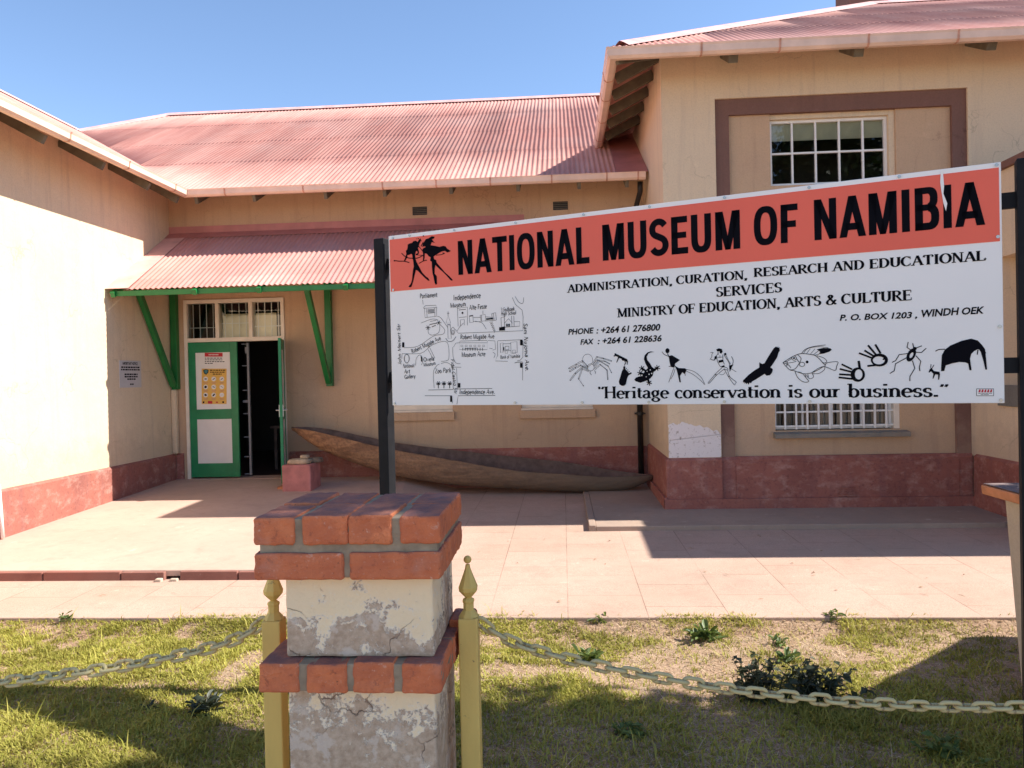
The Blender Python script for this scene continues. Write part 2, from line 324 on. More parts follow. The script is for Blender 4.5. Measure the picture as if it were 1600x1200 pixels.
# ------------------------------------------------------------------ mesh helpers
class MB:
    def __init__(s): s.v = []; s.f = []
    def poly(s, pts):
        i = len(s.v); s.v += [tuple(map(float, p)) for p in pts]; s.f.append(tuple(range(i, i+len(pts))))
    def box(s, x0, x1, y0, y1, z0, z1):
        i = len(s.v)
        s.v += [(x, y, z) for z in (z0, z1) for x, y in ((x0, y0), (x1, y0), (x1, y1), (x0, y1))]
        s.f += [tuple(i+k for k in q) for q in ((3, 2, 1, 0), (4, 5, 6, 7), (0, 1, 5, 4), (1, 2, 6, 5), (2, 3, 7, 6), (3, 0, 4, 7))]
    def bar(s, a, b, w, h, upv=(0, 0, 1)):         # box beam from a to b
        a = np.array(a, float); b = np.array(b, float); d = (b-a)/np.linalg.norm(b-a)
        u = np.array(upv, float)
        if abs(d@u) > .98: u = np.array([0, 1., 0])
        r = np.cross(d, u); r /= np.linalg.norm(r); u = np.cross(r, d); i = len(s.v)
        for p in (a, b):
            for q in (-r*w/2-u*h/2, r*w/2-u*h/2, r*w/2+u*h/2, -r*w/2+u*h/2): s.v.append(tuple(p+q))
        s.f += [tuple(i+k for k in q) for q in ((0, 3, 2, 1), (4, 5, 6, 7), (0, 1, 5, 4), (1, 2, 6, 5), (2, 3, 7, 6), (3, 0, 4, 7))]
    def prism(s, pts, off):                         # planar outline extruded by the vector off
        n = len(pts); i = len(s.v); off = np.array(off, float)
        s.v += [tuple(map(float, p)) for p in pts] + [tuple(np.array(p, float)+off) for p in pts]
        s.f.append(tuple(range(i+n-1, i-1, -1))); s.f.append(tuple(range(i+n, i+2*n)))
        for k in range(n): q = (k+1) % n; s.f.append((i+k, i+q, i+n+q, i+n+k))
    def tube(s, path, rad, seg=8, close=False, cap=True):
        P = [np.array(p, float) for p in path]; n = len(P); i0 = len(s.v)
        rads = rad if isinstance(rad, (list, tuple)) else [rad]*n
        ref = np.array([.123, .31, .94])
        for k in range(n):
            if close: d = P[(k+1) % n]-P[k-1]
            else: d = P[min(k+1, n-1)]-P[max(k-1, 0)]
            d /= np.linalg.norm(d); a = ref-d*(ref@d)
            if np.linalg.norm(a) < 1e-3: a = np.array([1., 0, 0])
            a /= np.linalg.norm(a); ref = a; b = np.cross(d, a)
            for j in range(seg):
                t = 2*math.pi*j/seg; s.v.append(tuple(P[k]+rads[k]*(a*math.cos(t)+b*math.sin(t))))
        for k in range(n if close else n-1):
            for j in range(seg):
                a0 = i0+k*seg; b0 = i0+((k+1) % n)*seg
                s.f.append((a0+j, a0+(j+1) % seg, b0+(j+1) % seg, b0+j))
        if cap and not close:
            s.f.append(tuple(i0+j for j in range(seg-1, -1, -1))); s.f.append(tuple(i0+(n-1)*seg+j for j in range(seg)))
    def lathe(s, c, prof, seg=8, rot=0, sq=1.0):
        i0 = len(s.v); n = len(prof)
        for r_, z in prof:
            for j in range(seg):
                t = 2*math.pi*j/seg+rot; s.v.append((c[0]+r_*math.cos(t), c[1]+r_*math.sin(t), c[2]+z))
        for k in range(n-1):
            for j in range(seg):
                s.f.append((i0+k*seg+j, i0+k*seg+(j+1) % seg, i0+(k+1)*seg+(j+1) % seg, i0+(k+1)*seg+j))
        s.f.append(tuple(i0+j for j in range(seg-1, -1, -1))); s.f.append(tuple(i0+(n-1)*seg+j for j in range(seg)))
    def build(s, name, mat, parent=None, bevel=0, smooth=False, seg=2):
        me = bpy.data.meshes.new(name); me.from_pydata(s.v, [], s.f); me.update()
        bm = bmesh.new(); bm.from_mesh(me); bmesh.ops.recalc_face_normals(bm, faces=bm.faces)
        bm.to_mesh(me); bm.free()
        o = bpy.data.objects.new(name, me); COL.objects.link(o); me.materials.append(mat)
        if smooth:
            for p in me.polygons: p.use_smooth = True
        if bevel:
            md = o.modifiers.new('bevel', 'BEVEL'); md.width = bevel; md.segments = seg; md.limit_method = 'ANGLE'
            md.harden_normals = False
        adopt(o, parent); return o
def adopt(o, parent):
    if parent is not None:
        o.parent = parent
        L = parent.matrix_world.translation if parent.type != 'EMPTY' else Vector(parent['_loc'])
        if parent.type == 'EMPTY': o.matrix_parent_inverse = Matrix.Translation(-L)
    return o
def thing(name, label, cat, loc, group=None):
    e = bpy.data.objects.new(name, None); COL.objects.link(e); e.location = loc; e.empty_display_size = .1
    e['_loc'] = tuple(loc); tag(e, label, cat, group); return e
def tag(o, label, cat, group=None):
    o['label'] = label; o['category'] = cat
    if group: o['group'] = group
    return o
def structure(o): o['kind'] = 'structure'; return o
def stuff(o): o['kind'] = 'stuff'; return o

def wall(axis, c0, c1, a0, a1, z0, z1, holes=()):
    """wall slab between planes c0 (seen face) and c1 along axis 'x' or 'y', with rectangular holes (a,b,za,zb)"""
    m = MB(); A = sorted({a0, a1, *[h[0] for h in holes], *[h[1] for h in holes]}); Z = sorted({z0, z1, *[h[2] for h in holes], *[h[3] for h in holes]})
    def P(a, c, z): return (a, c, z) if axis == 'x' else (c, a, z)
    def solid(i, j):
        if i < 0 or j < 0 or i >= len(A)-1 or j >= len(Z)-1: return False
        am = (A[i]+A[i+1])/2; zm = (Z[j]+Z[j+1])/2
        return not any(h[0] < am < h[1] and h[2] < zm < h[3] for h in holes)
    for i in range(len(A)-1):
        for j in range(len(Z)-1):
            if not solid(i, j): continue
            a, b, c, d = A[i], A[i+1], Z[j], Z[j+1]
            for y in (c0, c1): m.poly([P(a, y, c), P(b, y, c), P(b, y, d), P(a, y, d)])
            for di, dj, e in ((-1, 0, (a, c, a, d)), (1, 0, (b, c, b, d)), (0, -1, (a, c, b, c)), (0, 1, (a, d, b, d))):
                if not solid(i+di, j+dj):
                    m.poly([P(e[0], c0, e[1]), P(e[2], c0, e[3]), P(e[2], c1, e[3]), P(e[0], c1, e[1])])
    return m
def sweep(path, prof):                              # profile (out, z) swept along a level path with mitred corners
    m = MB(); n = len(path); k = len(prof); P = [np.array(p, float) for p in path]
    for i in range(n):
        ds = []
        if i > 0: d = P[i]-P[i-1]; ds.append(d[:2]/np.linalg.norm(d[:2]))
        if i < n-1: d = P[i+1]-P[i]; ds.append(d[:2]/np.linalg.norm(d[:2]))
        ns = [np.array([d[1], -d[0]]) for d in ds]
        if len(ns) == 2: a = ns[0]+ns[1]; nn = a/(a@ns[0])
        else: nn = ns[0]
        for o, z in prof: m.v.append((P[i][0]+nn[0]*o, P[i][1]+nn[1]*o, P[i][2]+z))
    for i in range(n-1):
        for j in range(k): m.f.append((i*k+j, i*k+(j+1) % k, (i+1)*k+(j+1) % k, (i+1)*k+j))
    m.f.append(tuple(range(k-1, -1, -1))); m.f.append(tuple((n-1)*k+j for j in range(k)))
    return m
def corrugated(org, adir, bdir, a0, a1, lo, hi, laps=(), pitch=.076, amp=.009, thick=.0):
    """corrugated sheet in the plane org + a*adir + b*bdir; b clipped to lo(a)..hi(a); laps: rows where the upper sheet overlaps"""
    adir = np.array(adir, float); bdir = np.array(bdir, float); L = np.linalg.norm(bdir); nrm = np.cross(adir, bdir); nrm /= np.linalg.norm(nrm)
    if nrm[2] < 0: nrm = -nrm
    org = np.array(org, float); m = MB(); N = int((a1-a0)/pitch*6); rows = []
    for i in range(N+1):
        a = a0+(a1-a0)*i/N; l, h = lo(a), hi(a); w = amp*math.cos(2*math.pi*a/pitch)
        bs = [l]; offs = [0.0]
        wob = .012*math.sin(a*3.1)+.008*math.sin(a*7.7)
        for q in laps:
            q2 = q+wob; q2 = min(max(q2, l), h); bs += [q2, q2]; offs += [-.001, .0055]
        bs.append(h); offs.append(0.0)
        col = []
        for b, o in zip(bs, offs): col.append(tuple(org+adir*a+bdir*b+nrm*(w+o)))
        rows.append(col)
    k = len(rows[0])
    for c in rows: m.v += c
    for i in range(N):
        for j in range(k-1): m.f.append((i*k+j, (i+1)*k+j, (i+1)*k+j+1, i*k+j+1))
    return m

# ================================================================== the building
T = .55                                             # roof pitch
GL = -0.4
B = thing('museum_building', 'L-shaped beige museum building with faded pink corrugated roofs, green canopy and red plinth', 'building', (-2.5, 12, 0))
XL, YB, XR, YR = -6.27, 12.0, 1.31, 9.8
# back wall with door and two windows
DX0, DX1 = -6.06, -4.41
win_b = [(-2.84, -1.74, 1.0, 2.95), (-.66, .46, 1.0, 2.95)]
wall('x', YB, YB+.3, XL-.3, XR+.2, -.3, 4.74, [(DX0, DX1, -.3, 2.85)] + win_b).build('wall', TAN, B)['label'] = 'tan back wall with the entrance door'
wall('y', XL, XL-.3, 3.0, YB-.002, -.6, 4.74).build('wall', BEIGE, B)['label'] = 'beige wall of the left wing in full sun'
wu = (2.66, 4.19, 3.83, 4.73); wl = (2.66, 4.19, .75, 2.45)
FX0, FX1 = 1.97, 5.02
m = wall('x', YR, YR+.26, XR, 12.0, -.5, 5.665, [(FX0, FX1, .385, 4.925), (5.69, 8.2, .43, 4.925)])
m.build('wall', BEIGE, B)['label'] = 'beige street front of the right wing'
wall('y', XR, XR+.3, YR+.26, 15.0, -.5, 5.69).build('wall', BEIGE, B)['label'] = 'beige side wall of the right wing'
# brown surround band and recessed tan panel of the right front
def surround(x0, x1, wins):
    bandw = .175
    mm = wall('x', YR+.03, YR+.24, x0+.001, x1-.001, .431, 4.924, [(x0+bandw, x1-bandw, .431, 4.725)])
    o = mm.build('window_surround', BROWN, B, .004)
    wall('x', YR+.075, YR+.22, x0+bandw+.001, x1-bandw-.001, .432, 4.733, wins).build('recessed_panel', TAN, B)
surround(FX0, FX1, [wu, wl]); surround(5.69, 8.2, [])
# plinths
pm = MB()
def plx(x0, x1, y, zt, zb): pm.prism([(x0, y, zb), (x0, y-.035, zb), (x0, y-.035, zt-.03), (x0, y, zt)], (x1-x0, 0, 0))
def ply(y0, y1, x, zt, zb, sgn):
    pm.prism([(x, y0, zb), (x+sgn*.035, y0, zb), (x+sgn*.035, y0, zt-.03), (x, y0, zt)], (0, y1-y0, 0))
pl = lambda lab: (pm.build('plinth', PLINTH, B, .004), None)
pm = MB(); ply(3.0, YB-.04, XL, .385, -.6, 1); o = pm.build('plinth', PLINTH, B, .003)
pm = MB(); plx(XL+.036, DX0-.06, YB, .39, -.3); pm.build('plinth', PLINTH, B, .003)
pm = MB(); plx(DX1+.03, XR-.036, YB, .39, -.3); pm.build('plinth', PLINTH, B, .003)
pm = MB(); ply(YR-.038, YB-.04, XR, .435, -.5, -1); pm.box(XR-.07, XR-.034, YR-.07, YB-.04, -.5, -.06); pm.build('plinth', PLINTH, B, .004)
pm = MB(); plx(XR-.034, FX0, YR, .435, -.5); plx(FX1, 12, YR, .435, -.5)
pm.prism([(FX0, YR+.02, -.5), (FX0, YR-.004, -.5), (FX0, YR-.004, .40), (FX0, YR+.029, .437), (FX0, YR+.2, .437), (FX0, YR+.2, .42), (FX0, YR+.02, .39)], (FX1-FX0, 0, 0))
pm.box(FX0+.175, FX1-.175, YR-.018, YR+.01, -.5, .37)
pm.box(XR-.07, FX1, YR-.072, YR-.02, -.5, -.08); pm.build('plinth', PLINTH, B, .004)
# bare white patch where the paint has come off, on the corner of the right wing
pts = []
for x, y in ((1045, 712), (1043, 664), (1051, 661), (1058, 664), (1066, 660), (1076, 662), (1084, 666), (1090, 663), (1098, 667), (1107, 668), (1113, 673), (1120, 672), (1126, 679), (1127, 715), (1043, 716)):
    p = onY(x, y, YR-.0025); pts.append((min(max(p[0], XR+.004), FX0-.002), YR-.0025, max(p[2], .437)))
rp_ = random.Random(4); q = []
for i in range(len(pts)):
    a, b = np.array(pts[i]), np.array(pts[(i+1) % len(pts)]); k = max(1, int(np.linalg.norm(b-a)/.018))
    for j in range(k):
        p = a+(b-a)*j/k
        if i < len(pts)-2: p = p+np.array([rp_.gauss(0, .007), 0, rp_.gauss(0, .007)])
        p[0] = min(max(p[0], XR+.004), FX0-.003); p[2] = max(p[2], .437); q.append(tuple(p))
mm = MB(); mm.prism(q, (0, .006, 0)); mm.build('bare_patch', PATCH, B)
# left side wall of the low wing on the right, with a dark opening
lw = thing('low_annex', 'low beige side annex with red plinth, flat top and porch opening at the right edge', 'building', (5.6, 8.7, -.3))
m = wall('y', 5.02, 5.3, 7.6, YR-.002, -.5, 3.72, [(7.62, 9.2, 1.29, 2.75)]); m.build('wall', BEIGE, lw)
m = MB(); m.box(5.302, 9, 7.6, 7.85, -.5, 3.72); m.build('wall', BEIGE, lw)
m = MB(); m.box(4.97, 9.05, 7.53, YR-.075, 3.722, 3.80); m.build('roof', BROWN, lw)
m = MB(); m.box(4.99, 5.25, 7.62, 9.2, 1.05, 1.288); m.build('sill', GREYP, lw, .005)
m = MB(); m.box(5.31, 8.9, 9.3, 9.36, 0, 3.6); m.build('inner_wall', TAN, lw)
m = MB(); m.box(5.27, 5.3, 7.62, 9.2, 2.3, 2.75); m.build('lintel', TAN, lw)
pm = MB(); ply(7.6, YR-.075, 5.02, .44, -.5, -1); pm.build('plinth', PLINTH, lw, .004)
# roofs
gz = 4.43
up_t = (0, 1, T); TR = .525
lo_back = lambda a: max(0.0, -5.66-a); hi_back = lambda a: min(5.98, 4.64+(a+10.3)*1.0)
corrugated((0, 11.30, gz), (1, 0, 0), up_t, -10.3, .86, lo_back, lambda a: max(hi_back(a), lo_back(a)), (1.55, 3.0, 4.6)).build('roof', ROOFX, B, smooth=True)['label'] = 'pink corrugated roof of the back range'
m = MB(); m.prism([(.85, 11.29, gz+.015), (1.30, 11.29, gz+.015), (1.30, 14.5, gz+.015+3.2*T), (.85, 14.5, gz+.015+3.2*T)], (0, 0, -.004)); m.build('roof_flashing', FLASH, B)
corrugated((-5.64, 0, gz), (0, 1, 0), (-1, 0, T), 3.0, 15.95, lambda a: max(0.0, a-11.30), lambda a: 4.66, (1.6, 3.1)).build('roof', ROOFY, B, smooth=True)['label'] = 'pink corrugated roof of the left wing'
corrugated((0, 9.15, 5.36), (1, 0, 0), (0, 1, TR), .61, 12.0, lambda a: 0.0, lambda a: min(a-.61, 5.0), (1.3, 2.7, 4.0)).build('roof', ROOFX, B, smooth=True)['label'] = 'pink corrugated front slope of the right wing roof'
corrugated((.61, 0, 5.36), (0, 1, 0), (1, 0, TR), 9.15, 18, lambda a: 0.0, lambda a: min(a-9.15, 5.0), ()).build('roof', ROOFY, B, smooth=True)['label'] = 'left slope of the right wing roof'
def ridge(pts, w=.13, name='ridge_cap'):
    m = MB(); P = [np.array(p, float) for p in pts]
    for a, b in zip(P[:-1], P[1:]):
        d = (b-a)/np.linalg.norm(b-a); s = np.cross(d, (0, 0, 1)); s /= np.linalg.norm(s); prof = []
        for t, z in ((-1, -.05), (-.55, .0), (-.2, .035), (0, .048), (.2, .035), (.55, .0), (1, -.05)): prof.append(s*w*t+np.array([0, 0, z]))
        i = len(m.v); k = len(prof)
        for p in (a, b): m.v += [tuple(p+q) for q in prof]
        for j in range(k-1): m.f.append((i+j, i+j+1, i+k+j+1, i+k+j))
    return m.build(name, FLASHL, B)
FLASHL = simple('ridge_pink', (.68, .40, .36), .5, .18, 4, 30, .1)
rz = gz+5.98*T+.01
ridge([(-8.98, 17.28, rz), (9, 17.28, rz)]); ridge([(-10.3, 15.95, gz+4.64*T+.01), (-8.96, 17.28, rz)])
ridge([(-10.3, 3.0, gz+4.66*T+.01), (-10.3, 15.95, gz+4.66*T+.01)])
ridge([(.76, 9.30, 5.375+.14*TR), (5.61, 14.15, 5.375+4.99*TR)], .15); ridge([(5.61, 14.15, 5.375+4.99*TR), (12, 14.15, 5.375+4.99*TR)])
# back slopes close the roofs
m = MB(); m.poly([(-10.3, 15.95, gz+4.62*T), (-8.96, 17.29, rz-.01), (9, 17.29, rz-.01), (9, 23, gz), (-10.3, 23, gz)]); m.build('roof', ROOFX, B)
m = MB(); m.poly([(-10.3, 3, gz+4.65*T), (-10.3, 16, gz+4.65*T), (-15, 16, gz), (-15, 3, gz)]); m.build('roof', ROOFY, B)
m = MB(); m.poly([(5.61, 14.15, 5.36+5*TR), (12, 14.15, 5.36+5*TR), (12, 19, 5.36), (5.61, 19, 5.36)]); m.build('roof', ROOFX, B)
cp = onY(1326, 10, 15.5)
m = MB(); m.box(cp[0], cp[0]+.75, 15.5, 16.2, 5.5, cp[2]+1.1); m.box(cp[0]-.05, cp[0]+.8, 15.45, 16.25, cp[2]+1.102, cp[2]+1.22); m.build('chimney', BROWN, B)
# gutters
GP = [(0, 0), (.005, -.075), (.03, -.10), (.09, -.105), (.118, -.08), (.125, -.02), (.135, 0), (.12, 0), (.105, -.02), (.10, -.07), (.085, -.088), (.035, -.085), (.02, -.07), (.012, 0)]
GP2 = [(o*1.1, z*1.2) for o, z in GP]
g1 = sweep([(-5.70, 3.0, gz+.0), (-5.70, 11.36, gz+.0), (1.26, 11.36, gz+.0)], [(o, z) for o, z in GP]).build('gutter', GUTTER, B)
g2 = sweep([(.74, 13.05, 5.36), (.74, 9.28, 5.36), (12, 9.28, 5.36)], [(-o*-1, z) for o, z in GP2]).build('gutter', GUTTER, B)
def straps(par, pts, axis, prof):
    for p in pts:
        q = list(p); r_ = list(p)
        if axis == 'x': q[0] -= .011; r_[0] += .011
        else: q[1] -= .011; r_[1] += .011
        s = 1 if axis == 'x' else 1
        sweep([q, r_], [(o*1.03+(.002 if o > .05 else -.002), z*1.03-.001) for o, z in prof[:7]]+[(0.0, .002)]).build('strap', RUST, par)
straps(g1, [(-5.70, y, gz) for y in (6.1, 7.3, 8.5, 9.7, 10.9)], 'y', GP)
straps(g1, [(x, 11.36, gz) for x in (-5.0, -3.8, -2.6, -1.8, -1.0, -.1, .7, 1.15)], 'x', GP)
straps(g2, [(x, 9.28, 5.36) for x in (1.7, 2.6, 3.6, 4.6, 5.6)], 'x', GP2)
for y in (12.4, 11.5, 10.6, 9.9): sweep([(.74, y+.011, 5.36), (.74, y-.011, 5.36)], [(o*1.03+(.002 if o > .05 else -.002), z*1.03-.001) for o, z in GP2[:7]]+[(0.0, .002)]).build('strap', RUST, g2)
# rafter ends
def rafter(a, b, h=.115, w=.05): m = MB(); m.bar(a, b, w, h); m.build('rafter', RAFTER, B)
for y in (5.0, 6.05, 7.15, 8.22, 9.32, 10.38, 11.19): rafter((XL, y, gz+.56*T-.15), (-5.70, y, gz-.165), .105)
for x in (-5.5, -4.6, -3.5, -2.6, -1.6, -.6, .3, 1.0): rafter((x, YB, gz+.62*T-.16), (x, 11.36, gz-.135))
for x in (2.1, 3.55, 5.05): rafter((x, YR, 5.36+.55*TR-.15), (x, 9.3, 5.36-.13), .12, .11)
rafter((XR, YR, 5.36+.62*TR-.16), (.72, 9.27, 5.36-.10), .11, .05)
for y in (9.95, 10.55, 11.15, 11.75, 12.35): rafter((XR, y, 5.36+.6*TR-.12), (.76, y, 5.36-.075), .13, .055)
# canopy over the entrance
CX1 = -.55; cs = (2.83-3.90)/(10.22-YB)
cz = lambda y: 3.90+cs*(y-YB)
cn = corrugated((0, 10.22, 2.83), (1, 0, 0), (0, 1, cs), XL+.30, CX1, lambda a: 0.0, lambda a: 1.72, ()).build('canopy', ROOFC, B, smooth=True)
m = MB(); m.prism([(XL+.002, 10.20, 2.845), (XL+.33, 10.20, 2.845), (XL+.33, YB-.01, cz(YB)+.012), (XL+.002, YB-.01, cz(YB)+.012)], (0, 0, -.005)); m.build('flashing', FLASHP, cn) if False else m.build('flashing', FLASHL, cn)
m = MB(); m.prism([(XL+.002, YB-.16, cz(YB-.16)+.022), (CX1, YB-.16, cz(YB-.16)+.022), (CX1, YB-.004, 3.93), (CX1, YB-.004, 4.03), (XL+.002, YB-.004, 4.03), (XL+.002, YB-.004, 3.93)][:3]+[(XL+.002, YB-.004, 3.93)], (0, 0, -.004)); m.build('flashing', FLASH, cn)
m = MB(); m.box(XL+.002, CX1, YB-.012, YB-.002, 3.925, 4.03); m.build('flashing', FLASH, cn)
m = MB(); m.box(XL+.06, CX1, 10.235, 10.275, 2.74, 2.812); m.build('fascia', GREEN, cn, .004)
for x in (-6.16, -5.0, -4.1, -2.9, -1.8, -.62):
    m = MB(); m.bar((x, YB, cz(YB)-.055), (x, 10.20, 2.83-.075), .06, .075); m.build('rafter', GREEN, cn)
m = MB(); m.box(XL+.06, CX1, YB-.08, YB-.002, cz(YB)-.19, cz(YB)-.10); m.build('wall_plate', GREEN, cn)
for x in (-6.2, -3.68, -.75):
    m = MB(); m.box(x-.05, x+.05, YB-.10, YB-.003, 1.42, cz(YB)-.2); m.build('bracket_post', GREEN, cn, .004)
    m = MB(); m.bar((x, YB-.13, 1.48), (x, 10.78, cz(10.78)-.07), .075, .085); m.build('bracket_strut', GREEN, cn, .004)
m = MB(); m.box(XL+.003, XL+.09, YB-.11, YB-.02, .39, 1.42); m.build('corner_pipe', BEIGE, B, .02)
# vents
for x in (-2.19, .02):
    v = MB(); v.box(x-.115, x+.115, YB-.006, YB-.001, 4.08, 4.21); vv = v.build('air_vent', IRONB, B)
    for k in range(4): s = MB(); s.bar((x-.11, YB-.012, 4.10+.03*k), (x+.11, YB-.012, 4.10+.03*k), .012, .006, (0, .6, 1)); s.build('slat', RAFTER, vv)
vx = 3.49
v = MB(); v.box(vx-.115, vx+.115, YR-.024, YR-.018, -.075, .045); vv = v.build('air_vent', PLINTH, B)
for k in range(5): s = MB(); s.bar((vx-.11, YR-.03, -.065+.026*k), (vx+.11, YR-.03, -.065+.026*k), .014, .008, (0, .6, 1)); s.build('slat', PLINTH, vv)
# downpipes
m = MB(); m.tube([(1.17, 11.9, 3.95), (1.17, 11.9, -.2)], .045, 12); m.tube([(1.2, 11.46, gz-.09), (1.2, 11.5, 4.2), (1.17, 11.86, 4.05), (1.17, 11.9, 3.9)], .04, 10)
dp = m.build('downpipe', IRONB, B, smooth=True)
for z in (.87, 2.4): s = MB(); s.tube([(1.17, 11.9, z), (1.17, 11.9, z+.05)], .056, 12); s.box(1.09, 1.25, 11.86, 11.998, z+.015, z+.035); s.build('collar', IRONB, dp)
m = MB(); m.tube([(-6.21, 8.03, .45), (-6.20, 8.06, -.14)], .02, 10); m.build('waste_pipe', WHITEP, B, smooth=True)
# windows
def window(x0, x1, z0, z1, yf, nx, nz, sill=None, pane=GLASS, mt=WHITEP, fw_=.035, depth=.05, open_w=0):
    w = MB(); t = fw_
    w.box(x0, x0+t, yf, yf+depth, z0, z1); w.box(x1-t, x1, yf, yf+depth, z0, z1)
    w.box(x0+t, x1-t, yf, yf+depth, z0, z0+t); w.box(x0+t, x1-t, yf, yf+depth, z1-t, z1)
    f = w.build('window', mt, B, .002); g = MB()
    for i in range(1, nx): x = x0+(x1-x0)*i/nx; g.box(x-.011, x+.011, yf+.006, yf+.034, z0+t, z1-t)
    for j in range(1, nz): z = z0+(z1-z0)*j/nz; g.box(x0+t, x1-t, yf+.0045, yf+.0325, z-.011, z+.011)
    g.build('glazing_bars', mt, f)
    p = MB(); p.poly([(x0+.01, yf+.036, z0+.01), (x1-.01, yf+.036, z0+.01), (x1-.01, yf+.036, z1-.01), (x0+.01, yf+.036, z1-.01)]); p.build('pane', pane, f)
    return f
CLEAR = None
def clear_glass():
    m, n, b = newmat('clear_glass')
    b.inputs['Base Color'].default_value = (.9, .95, .93, 1); b.inputs['Roughness'].default_value = .02
    g = nd(n, 'ShaderNodeBsdfGlossy', Roughness=.02); tr = nd(n, 'ShaderNodeBsdfTransparent'); tr.inputs[0].default_value = (.86, .90, .88, 1)
    fr = nd(n, 'ShaderNodeFresnel', IOR=1.75); mx = nd(n, 'ShaderNodeMixShader')
    n.links.new(fr.outputs[0], mx.inputs[0]); n.links.new(tr.outputs[0], mx.inputs[1]); n.links.new(g.outputs[0], mx.inputs[2])
    n.links.new(mx.outputs[0], n.nodes['Material Output'].inputs[0]); return m
CLEAR = clear_glass()
fu = window(2.665, 4.115, 3.835, 4.665, YR+.15, 5, 2, mt=WHITEP, pane=CLEAR)
m = MB(); m.box(2.66, 4.115, YR+.10, YR+.25, 4.667, 4.732); m.box(4.117, 4.188, YR+.10, YR+.25, 3.832, 4.732); m.build('reveal', BEIGE, fu)
m = MB(); m.box(2.67, 4.10, YR+.205, YR+.212, 4.42, 4.66); m.build('blind', BLIND, fu)
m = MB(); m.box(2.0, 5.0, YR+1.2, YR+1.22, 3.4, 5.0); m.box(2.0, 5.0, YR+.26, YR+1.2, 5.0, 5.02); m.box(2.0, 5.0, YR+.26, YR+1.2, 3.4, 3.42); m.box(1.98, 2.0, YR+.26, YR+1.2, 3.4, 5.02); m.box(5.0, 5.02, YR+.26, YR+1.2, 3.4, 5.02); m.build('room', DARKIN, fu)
fl = window(2.665, 4.12, .76, 2.44, YR+.17, 4, 1, pane=CLEAR)
m = MB(); m.box(4.122, 4.189, YR+.10, YR+.25, .752, 2.448); m.build('reveal', CREAM, fl)
for k in range(10): x = 2.79+k*.138; m = MB(); m.box(x-.011, x+.011, YR+.10, YR+.12, .762, 2.44); m.build('security_bar', WHITEP, fl)
m = MB()
for z in (.80, .98, 1.5, 2.0): m.box(2.665, 4.12, YR+.122, YR+.135, z-.011, z+.011)
m.build('security_rail', WHITEP, fl)
m = MB()
for i in range(60):
    x = 2.66+i*.0245; m.box(x, x+.02, YR+.26+.02*math.sin(i*.9), YR+.275+.02*math.sin(i*.9), .78, 2.44) if i % 13 not in (5, 6) else None
m.build('curtain', CURTAIN, fl)
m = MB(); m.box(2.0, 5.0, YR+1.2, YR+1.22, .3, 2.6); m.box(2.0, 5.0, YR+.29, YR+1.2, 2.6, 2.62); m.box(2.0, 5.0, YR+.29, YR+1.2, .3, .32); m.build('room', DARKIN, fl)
m = MB(); m.prism([(2.63, YR+.15, .75), (2.63, YR-.03, .715), (2.63, YR-.03, .66), (2.63, YR+.02, .66), (2.63, YR+.15, .66)], (1.64, 0, 0)); m.build('sill', GREYP, fl, .004)
for x0, x1, z0, z1 in win_b:
    f = window(x0+.004, x1-.004, 1.005, 2.94, YB+.06, 3, 5, pane=GLASSG, mt=CREAM, fw_=.085)
    for k in range(1, 6): x = x0+(x1-x0)*k/6; m = MB(); m.box(x-.007, x+.007, YB+.03, YB+.044, 1.09, 2.94); m.build('security_bar', IRONB, f)
    m = MB(); m.box(x0, x1, YB-.012, YB+.05, .975, 1.004); m.build('sill_board', CREAM, f)
    m = MB(); m.box(x0-.02, x1+.03, YB-.055, YB-.001, .845, .974); m.build('sill', TAN, f, .004)
# entrance door: frame, transom, two leaves, security gate, dark hall behind
m = MB(); ft = .055
m.box(DX0, DX0+ft, YB-.03, YB+.12, -.05, 2.85); m.box(DX1-ft, DX1, YB-.03, YB+.12, -.05, 2.85); m.box(DX0+ft, DX1-ft, YB-.028, YB+.12, 2.79, 2.849)
m.box(DX0+ft, DX1-ft, YB-.028, YB+.12, 2.17, 2.235)
for k in (1, 2): x = DX0+(DX1-DX0)*k/3; m.box(x-.03, x+.03, YB-.027, YB+.12, 2.235, 2.79)
door = m.build('door', CREAM, B, .003)
for k in range(3):
    a = DX0+(DX1-DX0)*k/3+(.055 if k == 0 else .03); b = DX0+(DX1-DX0)*(k+1)/3-(.055 if k == 2 else .03)
    p = MB(); p.poly([(a, YB+.03, 2.236), (b, YB+.03, 2.236), (b, YB+.03, 2.789), (a, YB+.03, 2.789)]); p.build('transom_pane', CLEAR, door)
    g = MB()
    for i in range(4): x = a+(b-a)*(i+.6)/4.2; g.box(x-.006, x+.006, YB+.055, YB+.067, 2.24, 2.785)
    g.box(a, b, YB+.068, YB+.078, 2.40+.06*(k % 2), 2.412+.06*(k % 2)); g.build('security_bar', WHITEP, door)
    if k: c = MB(); c.box(a+.01, b-(.01 if k == 1 else .12), YB+.11, YB+.118, 2.24, 2.62); c.build('blind', BLIND, door)
LX0, LX1 = DX0+ft+.004, -5.20
leaf = MB(); y0, y1 = YB-.018, YB+.024
for a in ((LX0, LX0+.115, 0, 2.165), (LX1-.115, LX1, 0, 2.165), (LX0+.115, LX1-.115, 0, .22), (LX0+.115, LX1-.115, .93, 1.09), (LX0+.115, LX1-.115, 2.0, 2.165)): leaf.box(a[0], a[1], y0, y1, a[2], a[3])
leaf.build('door_leaf', GREEND, door, .003)
for z0, z1 in ((.22, .93), (1.09, 2.0)): p = MB(); p.box(LX0+.115, LX1-.115, y0+.008, y1-.008, z0, z1); p.build('door_panel', PANELW, door)
